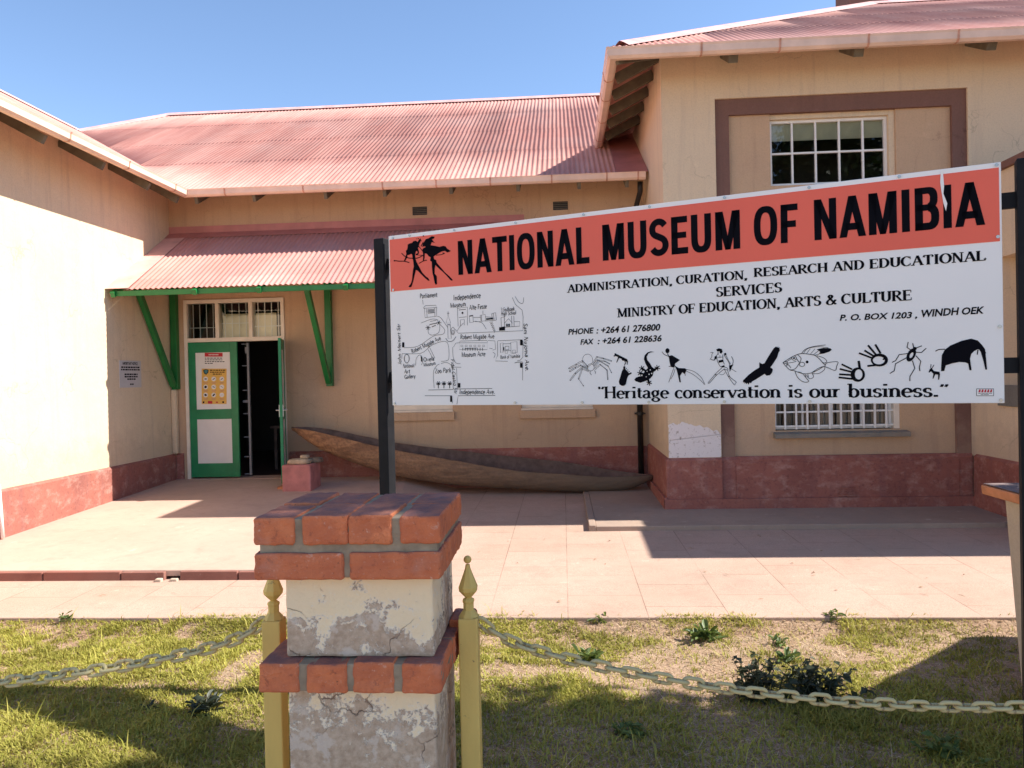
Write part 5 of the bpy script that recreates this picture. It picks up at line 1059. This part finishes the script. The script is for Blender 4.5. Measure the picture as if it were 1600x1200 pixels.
for a, b, w in (((80, 315), (168, 358), 2.4), ((65, 355), (168, 380), 2.5), ((60, 399), (168, 405), 2.6), ((55, 425), (175, 438), 2.5), ((222, 287), (232, 352), 3.2)): h1 += line(D5, [a, b], w, False)
drawing('handprint_drawing', h1)
h2 = ringp(D5(ell(395, 280, 72, 54)[:-1]), D5(ell(390, 283, 50, 33)[:-1]))
for a, b, w in (((225, 222), (345, 268), 2.4), ((270, 200), (355, 252), 2.5), ((300, 157), (368, 238), 2.6), ((360, 150), (405, 225), 2.6), ((295, 330), (375, 322), 2.6)): h2 += line(D5, [a, b], w, False)
h2.append(D5(ell(430, 273, 9, 7, 0, 10)[:-1])); drawing('handprint_drawing', h2)
bt_ = ringp(D5(ell(660, 238, 60, 33, -1.08)[:-1]), D5(ell(662, 240, 26, 13, -1.08)[:-1]))+[D5(ell(690, 184, 17, 14, 0, 10)[:-1])]
for pts in ([(655, 195), (625, 175), (635, 130)], [(700, 215), (745, 218), (785, 182)], [(640, 225), (560, 235), (530, 285), (500, 300)], [(620, 262), (530, 310), (518, 370), (482, 392)], [(670, 285), (690, 350), (650, 415), (648, 455)], [(700, 245), (740, 290), (728, 340), (732, 372)], [(680, 175), (672, 140)], [(700, 180), (748, 162)]): bt_ += line(D5, pts, 1.1, False)
drawing('beetle_drawing', bt_)
drawing('antelope_drawing', [D5([(805, 380), (815, 355), (830, 345), (840, 360), (850, 372), (895, 378), (900, 400), (892, 445), (883, 443), (885, 402), (860, 400), (845, 435), (838, 435), (845, 395), (825, 375), (808, 386)])]+line(D5, [(822, 348), (825, 315)], .8)+line(D5, [(832, 350), (850, 320)], .8))
drawing('elephant_drawing', [D5([(908, 373), (915, 240), (940, 195), (985, 160), (1080, 120), (1160, 102), (1215, 118), (1250, 155), (1275, 190), (1283, 260), (1292, 360), (1278, 360), (1262, 290), (1240, 215), (1228, 195), (1215, 190), (1185, 205), (1160, 230), (1150, 270), (1155, 310), (1163, 365), (1145, 365), (1135, 310), (1110, 300), (1060, 297), (1000, 308), (948, 325), (935, 372)])]+line(D5, [(942, 190), (890, 193), (862, 207)], 1.2)+line(D5, [(1216, 195), (1210, 235)], 1.2)+line(D5, [(1265, 190), (1280, 225)], 1.2))
# printer's label in the corner
D5b = crop(1300, 510, 5.3333)
lb = flat([D5b([(1203, 518), (1348, 518), (1348, 580), (1203, 580)])], 'maker_label', INK, .0016)
flat([D5b([(1207, 522), (1344, 522), (1344, 576), (1207, 576)])], 'label_face', SIGNW, .0022, lb)
flat([D5b([(1218+i*24, 549), (1218+i*24+8, 525), (1218+i*24+21, 525), (1218+i*24+18, 549)]) for i in range(5)], 'label_mark', LABELR, .003, lb)
flat([D5b([(x, y), (x+w, y), (x+w, y+4), (x, y+4)]) for x, y, w in ((1218, 555, 22), (1243, 555, 30), (1277, 555, 24), (1305, 555, 28), (1238, 566, 24), (1266, 566, 40))], 'label_print', INK, .003, lb)
# the hand drawn map
DM = crop(600, 350, 4.1367); mp = []
def ml(*pts, w=.62, sm=False): mp.extend(line(DM, list(pts), w, sm))
def mr_(x0, y0, x1, y1, w=.55): ml((x0, y0), (x1, y0), (x1, y1), (x0, y1), (x0, y0), w=w)
def mf(*pts): mp.append(DM(list(pts)))
ml((250, 490), (254, 520)); ml((255, 542), (268, 528), (335, 525), (343, 540), (256, 545)); ml((262, 545), (266, 605), (340, 597), (341, 540)); ml((275, 548), (280, 603)); ml((328, 542), (330, 598))
for k in range(7): ml((285+k*6, 550), (286+k*6, 574), w=.8)
ml((284, 578), (328, 573)); ml((240, 640), (310, 615), (350, 620), sm=True); ml((345, 597), (368, 607), (412, 668), sm=True); ml((352, 640), (392, 682), (382, 712), (320, 725), (220, 790), (130, 800), sm=True)
ml((285, 680), (290, 708), (315, 718), (355, 700), (362, 650), sm=True); ml((300, 630), (340, 622)); ml((295, 650), (345, 640), w=1.2); ml((310, 665), (335, 655), w=1.2)
for cx, cy in ((285, 670), (355, 638)):
    for k in range(6): ml((cx, cy), (cx+16*math.cos(k*1.05), cy+16*math.sin(k*1.05)), w=.9)
ml((415, 590), (403, 640), (432, 640), (415, 590)); ml((415, 565), (415, 592)); ml((408, 577), (423, 577)); ml((412, 645), (415, 740), (436, 740), (428, 645)); ml((416, 650), (426, 652), w=1.2); mp.extend(line(DM, ell(446, 692, 12, 24), .6)); mp.extend(line(DM, ell(446, 698, 6, 12), .6)); ml((400, 738), (415, 758), (445, 755), (466, 728), sm=True, w=.9)
ml((475, 545), (540, 537), (540, 655)); ml((475, 545), (480, 662)); ml((485, 556), (530, 551), w=.9); mf((500, 575), (508, 567), (516, 575), (508, 583)); ml((485, 605), (535, 600)); ml((495, 660), (495, 620), (520, 617), (520, 655))
ml((552, 595), (575, 590), (578, 635), (555, 638), (552, 595)); mf((553, 592), (575, 588), (575, 595), (553, 599)); ml((578, 605), (625, 603)); ml((578, 630), (625, 632)); ml((622, 590), (655, 585), (658, 625), (628, 630), (622, 590)); ml((630, 590), (632, 628)); ml((640, 560), (640, 582)); ml((655, 600), (700, 603)); ml((655, 627), (725, 622)); ml((697, 580), (722, 572), (727, 620)); ml((697, 580), (702, 620)); ml((708, 578), (712, 620)); mf((660, 610), (706, 606), (706, 616), (662, 620))
for k in range(6): ml((683+k*5, 636+k*11), (705+k*3, 632+k*11), (688+k*5, 647+k*11), w=.7)
ml((590, 628), (635, 640), (662, 680), sm=True); ml((515, 640), (490, 665), (475, 690), sm=True)
ml((757, 605), (760, 680)); ml((778, 595), (780, 665)); ml((757, 605), (778, 600)); ml((780, 640), (805, 612), (830, 640)); ml((825, 595), (840, 595), (842, 662), (828, 665), (825, 595)); ml((842, 632), (878, 630), (878, 660), (780, 668))
for k in range(3): mf((790+k*9, 645), (796+k*9, 645), (796+k*9, 663), (790+k*9, 664))
mf((745, 668), (783, 662), (783, 688), (745, 690)); ml((830, 475), (850, 520), (893, 556), (900, 600), (898, 690), (720, 697), (480, 706), (462, 680), sm=False); ml((848, 468), (872, 505), (898, 512), (904, 475), sm=True)
ml((490, 768), (490, 757), (668, 752), (670, 765)); ml((450, 795), (465, 770), (488, 768)); mr_(488, 768, 668, 812)
for k in range(6): mr_(497+k*28, 783, 511+k*28, 793)
for k in range(9): ml((510+k*16, 800), (510+k*16, 818), w=1.1)
ml((525, 804), (600, 802), w=1.1)
ml((672, 752), (718, 756), (722, 810), (703, 815)); ml((682, 803), (702, 806)); ml((705, 828), (719, 842), (711, 866), sm=True)
ml((735, 757), (735, 850), (720, 885), (800, 888)); ml((735, 755), (890, 748), (900, 760), (898, 860), (880, 882), (862, 884)); ml((752, 770), (770, 768), (770, 830), (755, 832), (752, 770)); ml((820, 765), (860, 760), (862, 830), (822, 835), (820, 765)); ml((770, 775), (820, 773)); mf((772, 795), (778, 795), (778, 815), (772, 815)); mr_(785, 790, 808, 812, .8); ml((770, 820), (820, 818)); mr_(832, 815, 850, 838); mr_(784, 818, 800, 835)
mf((880, 750), (897, 748), (897, 785), (880, 783)); mf((880, 898), (895, 898), (895, 930), (880, 928)); ml((845, 898), (862, 893), (895, 892), w=1); ml((897, 895), (897, 1010))
ml((118, 838), (240, 835), (300, 790), (355, 765), (400, 760), (418, 790), (420, 868), (402, 884), (370, 888), sm=True); ml((118, 838), (116, 872)); mp.extend(line(DM, ell(148, 870, 17, 27), .7)); mp.extend(line(DM, ell(148, 870, 14, 30), .5)); ml((205, 915), (210, 868), (235, 846), (252, 880), (243, 912), sm=True); mf((238, 850), (246, 860), (248, 895), (240, 885)); ml((285, 810), (325, 882)); ml((297, 800), (330, 868))
ml((325, 1060), (320, 960), (340, 918), (358, 906), sm=True); ml((370, 902), (400, 895), (430, 908), (445, 945), (448, 1068), sm=True); ml((445, 795), (448, 860), (466, 898), (495, 903), sm=True); ml((455, 925), (500, 926)); ml((470, 932), (475, 1065))
for cx in (352, 388, 425):
    ml((cx, 1035), (cx, 1062), w=1.3)
    for k in range(7): ml((cx, 1035), (cx+15*math.cos(k*.9-.2), 1030+14*math.sin(k*.9-.2)), w=1.3)
ml((288, 1073), (448, 1070), w=.8); ml((475, 1066), (700, 1063), w=.8); ml((265, 1110), (440, 1110), (443, 1158), w=.8); ml((720, 1108), (480, 1110), (472, 1165), w=.8); mf((478, 1028), (494, 1028), (494, 1058), (478, 1058)); mf((428, 1112), (441, 1112), (441, 1150), (428, 1150)); mf((118, 765), (132, 765), (132, 797), (118, 797))
for s, a, b, h in (('Parliament', (232, 482), (345, 470), 30), ('Independence', (447, 495), (625, 476), 34), ('Museum', (428, 543), (530, 530), 30), ('Alte Feste', (550, 555), (665, 546), 30), ('Windhoek', (757, 568), (845, 560), 27), ('High School', (757, 592), (855, 584), 25), ('Robert Mugabe Ave', (182, 838), (370, 748), 27), ('Robert Mugabe Ave', (492, 745), (712, 739), 29), ('Museum Acre', (500, 860), (655, 852), 30), ('Bank of Namibia', (752, 872), (880, 862), 22), ('Owela', (256, 890), (325, 882), 27), ('Museum', (256, 922), (335, 910), 24), ('National', (122, 930), (196, 926), 25), ('Art', (130, 967), (168, 965), 27), ('Gallery', (133, 1002), (204, 994), 26), ('Zoo Park', (330, 966), (434, 958), 30), ('John Meinert Str', (112, 912), (104, 645), 20), ('Sam Nujoma Ave.', (903, 640), (915, 952), 24), ('Fidel Castro Str', (432, 872), (456, 1098), 20), ('Independence Ave.', (485, 1100), (716, 1098), 30)):
    ps, w = layout(s, .13, .13, False, .03); r1 = random.Random(s)
    ps = [[(p[0]+.16*p[1]+.02*math.sin(p[0]*9), p[1]+.05*math.sin(p[0]*5+1)) for p in q] for q in ps]
    A_, B_ = np.array(a, float), np.array(b, float); L = np.linalg.norm(B_-A_); d = (B_-A_)/L; nn = np.array([d[1], -d[0]])
    mp += [DM([tuple(A_+d*p[0]*L/w+nn*p[1]*h) for p in q]) for q in ps]
flat(mp, 'map_drawing', MAPINK, .0018)
# chipped paint streak near the end of the title
flat([[px2uv(*p) for p in ((1470, 266), (1473, 266), (1475, 290), (1474, 303), (1480, 318), (1478, 330), (1474, 318), (1471, 300), (1469, 285))]], 'paint_chip', SIGNW, .0045)
# posts, brackets, bolts
ul = px2uv(586.5, 500)[0]; ur = px2uv(604, 500)[0]; pw = .072
for u0, top in ((ul, px2uv(594, 372)[1]), (px2uv(1590.5, 400)[0], px2uv(1592, 247)[1])):
    m = MB(); sbox(m, u0, u0+pw, -1.78, top, -.07, .002); m.build('post', BLACKM, SG, .005)
vb = [px2uv(608, 411)[1], px2uv(608, 590)[1]]
for v in vb:
    m = MB(); sbox(m, ul+pw-.001, .02, v-.033, v+.033, -.055, -.029); m.build('bracket', BLACKM, SG)
for y in (311, 571):
    v = px2uv(1575, y)[1]; m = MB(); sbox(m, SW-.02, px2uv(1590.5, 400)[0]+.001, v-.033, v+.033, -.055, -.029); m.build('bracket', BLACKM, SG)
proto = None
for x, y in ((640, 367), (710, 359), (806, 347), (912, 334), (1015, 321), (1132, 307), (1264, 292), (1405, 275), (1557, 257), (1559, 370), (615, 453), (614, 372), (617, 631), (805, 629), (910, 629), (1014, 629), (1132, 629), (1265, 629), (1562, 510), (1564, 625)):
    q = px2uv(x, y); c = s3(min(max(q[0], .012), SW-.012), min(max(q[1], .012), SH-.011))
    if proto is None:
        m = MB(); m.prism([np.array(p[0]*se+p[1]*np.array([0, 0, 1])) for p in ell(0, 0, .007, .007, 0, 10)[:-1]], sn*.006); proto = m.build('bolt', STEEL, SG); bo = proto
    else: bo = proto.copy(); COL.objects.link(bo)
    bo.location = tuple(c)
# poster on the closed door leaf
po = thing('door_poster', 'white and yellow safety poster with round icons on the closed green door leaf', 'poster', (-5.6, YB-.02, 1.3))
yp = YB-.0115
def P2(x, y): return onY(x, y, yp)
def pflat(name, mat, polys, off, parent):
    m = MB()
    for q in polys: m.poly([(p[0], yp-off, p[2]) for p in [P2(*k) for k in q]])
    return m.build(name, mat, parent)
def E_(x, y): return (300+x/8, 530+y/8)
m = MB(); q = [P2(*E_(*k)) for k in ((44, 128), (462, 122), (490, 888), (68, 896))]; m.prism([(p[0], yp, p[2]) for p in q], (0, -.002, 0)); m.build('sheet', PAPER, po)
rect = lambda x0, y0, x1, y1: [E_(x0, y0), E_(x1, y0), E_(x1, y1), E_(x0, y1)]
pflat('header_bar', LABELR, [rect(160, 170, 384, 218)], .003, po); pflat('header_print', PAPER, [rect(210+i*18, 188, 222+i*18, 200) for i in range(7)], .0038, po)
for y in (236, 258, 280, 302):
    x = 162; pr = []
    while x < (386 if y < 300 else 255): w = random.uniform(14, 34); pr.append(rect(x, y-4, x+w, y+5)); x += w+8
    pflat('print_line', INK, pr, .004, po)
yl = pflat('yellow_sheet', POSTERY, [rect(122, 368, 434, 810)], .003, po)
for y, x0, x1 in ((388, 225, 418), (412, 228, 415), (436, 262, 372)):
    x = x0; pr = []
    while x < x1: w = random.uniform(12, 30); pr.append(rect(x, y-6, min(x+w, x1), y+6)); x += w+6
    pflat('print_line', INK, pr, .004, po)
pflat('shield', INK, [[E_(*p) for p in ((140, 385), (175, 374), (208, 382), (206, 415), (178, 446), (150, 425))]], .004, yl); pflat('shield', TEAL, [[E_(*p) for p in ((152, 390), (176, 382), (200, 389), (196, 414), (177, 436), (158, 418))]], .0048, yl)
ic = []; dk = []; cap_ = []
for r_i in range(3):
    for c_i in range(3):
        cx, cy = 172+c_i*101, 497+r_i*100; ic.append([E_(*p) for p in ell(cx, cy, 29, 30, 0, 16)[:-1]]); k = r_i*3+c_i
        dk.append([E_(cx+17*math.cos(a+k), cy+(8+k % 4*3)*math.sin(a)) for a in np.linspace(0, 5.5, 7)])
        for j in range(2): cap_.append(rect(cx-30+6*j, cy+40+j*12, cx+30-6*j, cy+46+j*12))
pflat('icon_disc', PAPER, ic, .004, yl); pflat('icon', INK, dk, .0048, yl); pflat('caption', RUST, cap_, .004, yl)
pflat('logo_strip', LABELR, [rect(200, 772, 256, 806), rect(300, 780, 325, 796)], .004, yl); pflat('logo_strip', INK, [rect(135, 776, 156, 800), rect(380, 776, 402, 798)], .004, yl)

# ================================================================== brick pillar and chain fence in front
PL = thing('brick_pillar', 'square pillar of peeling cream plaster with an orange brick cap and a brick ledge', 'pillar', (-.57, 2.2, GL))
X0, X1, Y0, Y1 = -.833, -.331, 2.0, 2.425
def bricks(rows, name):
    m = MB()
    for x0, x1, y0, y1, z0, z1 in rows:
        j = lambda: random.gauss(0, .0018)
        m.box(x0+j(), x1+j(), y0+j(), y1+j(), z0+abs(j())*.5, z1+j())
    o = m.build(name, BRICK, PL, .008, seg=3)
    me = o.modifiers.new('sub', 'SUBSURF'); me.subdivision_type = 'SIMPLE'; me.levels = 3; me.render_levels = 3
    tx = bpy.data.textures.new('brick_wear', 'CLOUDS'); tx.noise_scale = .022
    dm = o.modifiers.new('wear', 'DISPLACE'); dm.texture = tx; dm.strength = .0075; dm.texture_coords = 'LOCAL'
    return o
def mortar(x0, x1, y0, y1, z0, z1): m = MB(); m.box(x0, x1, y0, y1, z0, z1); return m.build('mortar', MORTAR, PL, .003)
zc0, zc1, zc2, zc3 = .985, 1.062, 1.079, 1.158
W_ = X1-X0
top = []
hb = (W_-2*.022-.004)/4
xs = [(0, .108), (.130, .2515), (.2535, .372), (.394, .502)]
for a, b in xs: top.append((X0+a, X0+b, Y0, Y0+.205, zc2, zc3)); 
for a, b in ((0, .108), (.118, .24), (.25, .37), (.382, .502)): top.append((X0+a, X0+b, Y0+.215, Y1, zc2, zc3-.002))
top += [(X0, X0+.24, Y0, Y0+.106, zc0, zc1), (X0+.258, X1, Y0, Y0+.106, zc0, zc1), (X1-.106, X1, Y0+.116, Y0+.30, zc0, zc1), (X0, X0+.106, Y0+.116, Y0+.30, zc0, zc1), (X1-.22, X1, Y0+.31, Y1, zc0, zc1), (X0, X1-.23, Y0+.31, Y1, zc0, zc1)]
bricks(top, 'brick_cap'); mortar(X0+.010, X1-.010, Y0+.009, Y1-.01, zc0+.006, zc3-.0085)
led = []
z0, z1 = .683, .765
for a, b in ((0, .115), (.131, .243), (.258, .372), (.392, .502)): led.append((X0+a, X0+b, Y0+.0, Y0+.2, z0, z1))
led += [(X1-.11, X1, Y0+.21, Y1-.03, z0, z1), (X0, X0+.11, Y0+.21, Y1-.03, z0, z1), (X0+.12, X1-.12, Y0+.26, Y1-.03, z0, z1), (X1-.028, X1+.045, 2.30, 2.42, .70, .785)]
bricks(led, 'brick_ledge'); mortar(X0+.006, X1-.006, Y0+.005, Y1-.04, z0+.004, z1-.004)
sx0, sx1, sy0, sy1 = -.770, -.362, 2.045, 2.40
def shaft(z0, z1, mat):
    bm = bmesh.new(); bmesh.ops.create_cube(bm, size=1); bmesh.ops.subdivide_edges(bm, edges=bm.edges, cuts=24, use_grid_fill=True)
    for v in bm.verts: v.co = Vector(((sx0+sx1)/2+v.co.x*(sx1-sx0), (sy0+sy1)/2+v.co.y*(sy1-sy0), (z0+z1)/2+v.co.z*(z1-z0)))
    me = bpy.data.meshes.new('shaft'); bm.to_mesh(me); bm.free(); me.materials.append(mat); o = bpy.data.objects.new('shaft', me); COL.objects.link(o); adopt(o, PL)
    tx = bpy.data.textures.new('shaft_wear', 'CLOUDS'); tx.noise_scale = .05
    bv = o.modifiers.new('bevel', 'BEVEL'); bv.width = .008; bv.segments = 2
    dm = o.modifiers.new('wear', 'DISPLACE'); dm.texture = tx; dm.strength = .006; dm.texture_coords = 'LOCAL'; return o
shaft(.765, .988, PEEL); shaft(GL-.1, .684, PEEL2)
# yellow posts
def fpost(x, y, label, dz=0):
    t = thing('fence_post', label, 'post', (x, y, GL), 'yellow posts of the chain fence'); w = .0285
    m = MB(); m.box(x-w, x+w, y-w, y+w, GL, .812+dz); m.build('shaft', YELLOWP, t, .004)
    k = .00187/2*.25*4*.25*4
    k = .00047/2*1.0
    m = MB(); pr_ = [(125, 0), (110, 10), (90, 25), (64, 40), (64, 80), (74, 95), (70, 105), (36, 118), (60, 130), (112, 160), (118, 185), (70, 250), (34, 300), (26, 325)]
    m.lathe((x, y, .813+dz), [(r_*k*1.06, z*.00047) for r_, z in pr_], 8, math.pi/8); m.build('finial', YELLOWP, t)
    bm = bmesh.new(); bmesh.ops.create_uvsphere(bm, u_segments=14, v_segments=9, radius=.0118)
    me = bpy.data.meshes.new('finial_ball'); bm.to_mesh(me); bm.free(); me.materials.append(YELLOWP)
    for p in me.polygons: p.use_smooth = True
    o = bpy.data.objects.new('finial_ball', me); COL.objects.link(o); adopt(o, t); o.location = (x, y, .813+dz+355*.00047)
    return t
fpost(-.293, 2.25, 'yellow square post with spearhead finial standing clear to the right of the brick pillar')
fpost(-.895, 2.28, 'yellow square post with spearhead finial half hidden behind the left side of the brick pillar', -.016)
fpost(2.62, 2.25, 'yellow square post at the far right end of the sagging right chain'); fpost(-3.8, 2.28, 'yellow square post at the far left end of the left chain')
# chains of separate links
def link_mesh():
    m = MB(); a, r1, w = .0232, .0145, .0057; path = []
    for k in range(9): t = -math.pi/2+math.pi*k/8; path.append((a-.0085+r1*math.cos(t), 0, r1*math.sin(t)))
    for k in range(9): t = math.pi/2+math.pi*k/8; path.append((-a+.0085+r1*math.cos(t), 0, r1*math.sin(t)))
    m.tube(path, w, 8, close=True); o = m.build('link', CHAINM, None, smooth=True); return o
LINK = link_mesh()
def chain(x0, x1, y, z0, z1, sag, label, hook):
    t = thing('chain', label, 'chain', ((x0+x1)/2, y, z0-sag), 'khaki chains of the fence'); P = []; n = 400
    for i in range(n+1):
        s = i/n; P.append(np.array([x0+(x1-x0)*s, y, z0+(z1-z0)*s-4*sag*s*(1-s)-hook*(math.exp(-s*45)*0+(1-math.exp(-s*40))*1+(1-math.exp(-(1-s)*40))-1)]))
    P = np.array(P); d = np.r_[0, np.cumsum(np.linalg.norm(np.diff(P, axis=0), axis=1))]; pitch = .0452; k = 0; global_first = None
    while k*pitch < d[-1]:
        s = k*pitch+pitch/2; c = np.array([np.interp(s, d, P[:, j]) for j in range(3)]); c2 = np.array([np.interp(s+.01, d, P[:, j]) for j in range(3)]); dv = Vector(c2-c).normalized() if s+.01 < d[-1] else dv
        o = LINK.copy(); COL.objects.link(o); o.parent = t; o.matrix_parent_inverse = Matrix.Translation(-Vector(t['_loc']))
        xa = dv; ya = Vector((0, 1, 0)); za = xa.cross(ya).normalized(); ya = za.cross(xa)
        rot = Matrix((xa, ya, za)).transposed().to_4x4(); tw = (12 if k % 2 == 0 else 84)+random.uniform(-9, 9)
        o.matrix_basis = Matrix.Translation(Vector(c)) @ rot @ Matrix.Rotation(R(tw), 4, 'X'); k += 1
    return t
chain(-.262, 2.60, 2.25, .80, .80, .20, 'khaki chain sagging from the clear yellow post towards the right', .05)
chain(-.925, -3.77, 2.28, .79, .79, .17, 'khaki chain sagging from the half hidden yellow post towards the left', .05)
bpy.data.objects.remove(LINK)
# gatepost at the right edge
GT = thing('gate_pillar', 'leaning cream plastered gate pillar with a terracotta tile cap at the right edge', 'pillar', (2.5, 4.2, GL))
lean = .07
def gp(mb, x0, x1, y0, y1, z0, z1, mat=None):
    o = lambda z: -(z-.8)*lean
    mb.prism([(x0+o(z0), y0, z0), (x1+o(z0), y0, z0), (x1+o(z0), y1, z0), (x0+o(z0), y1, z0)], (o(z1)-o(z0), 0, z1-z0))
m = MB(); gp(m, 2.425, 2.85, 4.0, 4.42, GL-.1, .79); m.build('shaft', CREAMW, GT, .012)
m = MB(); gp(m, 2.345, 2.93, 3.92, 4.50, .792, .845); m.build('cap_tile', TERRA, GT, .008)
m = MB(); m.prism([(2.35, 3.93, .848), (2.92, 3.93, .848), (2.92, 4.49, .852), (2.35, 4.49, .852)], (0, 0, .002)); m.build('cap_top', TERRAT, GT)
# unseen wall added right of the frame, its end raked to shade the lawn
BW = thing('shade_wall', 'unseen plastered wall beyond the gate pillar, added with a raked end to shade the lawn', 'wall', (4.4, 4, GL))
m = MB(); m.prism([(4.3, .5, GL-.1), (4.3, 5.56, GL-.1), (4.3, 5.56, 1.12), (4.3, 5.50, 1.19), (4.3, 4.3, 2.52), (4.3, .5, 2.52)], (.22, 0, 0)); m.build('wall', BEIGE, BW)
m = MB(); m.box(4.25, 4.57, .5, 4.25, 2.522, 2.58); m.build('coping', TERRA, BW)
# street tree to the right of the photographer: shades the foreground, mirrored in the window
def tree(x, y, label, clumps, trunk_h=3.2, nleaf=1):
    t = thing('street_tree', label, 'tree', (x, y, GL)); m = MB()
    m.tube([(x, y, GL-.2), (x+.05, y+.03, 1.2), (x-.03, y, trunk_h)], [.24, .19, .15], 10)
    for cx, cy, cz_, r_, n in clumps:
        a = np.array([x-.03, y, trunk_h-.2]); b = np.array([cx, cy, cz_]); mid = (a+b)/2+np.array([0, 0, .35]); m.tube([a, mid, b], [.10, .06, .02], 7)
    m.build('trunk', BARK, t, smooth=True); V_ = []; F_ = []
    for cx, cy, cz_, r_, n in clumps:
        for i in range(n):
            v = rng.normal(size=3); v /= np.linalg.norm(v); rr = r_*rng.random()**.45; p = np.array([cx, cy, cz_])+v*rr*np.array([1, 1, .8])
            d = rng.normal(size=3); d /= np.linalg.norm(d); s = np.cross(d, rng.normal(size=3)); s /= np.linalg.norm(s); L = rng.uniform(.10, .2); w = L*.33; k = len(V_)
            V_ += [tuple(p), tuple(p+d*L*.5+s*w), tuple(p+d*L), tuple(p+d*L*.5-s*w)]; F_.append((k, k+1, k+2, k+3))
    me = bpy.data.meshes.new('crown'); me.from_pydata(V_, [], F_); me.materials.append(LEAFT); o = bpy.data.objects.new('crown', me); COL.objects.link(o); adopt(o, t); return t
tree(6.6, 2.4, 'leafy street tree beyond the added shade wall on the right', [(5.0, 2.4, 4.7, 1.3, 2300), (5.9, 3.55, 5.2, 1.2, 2100), (5.2, 3.5, 5.6, 1.0, 1300), (6.0, 3.6, 4.4, 1.0, 1300), (5.6, 1.4, 5.4, 1.4, 1600), (6.8, 2.6, 6.1, 1.3, 1300), (6.3, 3.7, 6.6, .9, 600), (7.0, 1.6, 7.2, 1.2, 900), (6.2, 2.9, 7.6, 1.1, 700), (7.4, 3.4, 7.4, .9, 420), (6.9, 2.5, 8.7, 1.1, 500), (7.8, 1.6, 8.6, 1.1, 600), (5.6, 3.0, 6.4, 1.0, 1300), (4.9, 3.6, 4.3, .9, 1100), (5.3, 3.3, 3.6, .9, 1200), (4.9, 2.6, 3.2, .8, 900)])
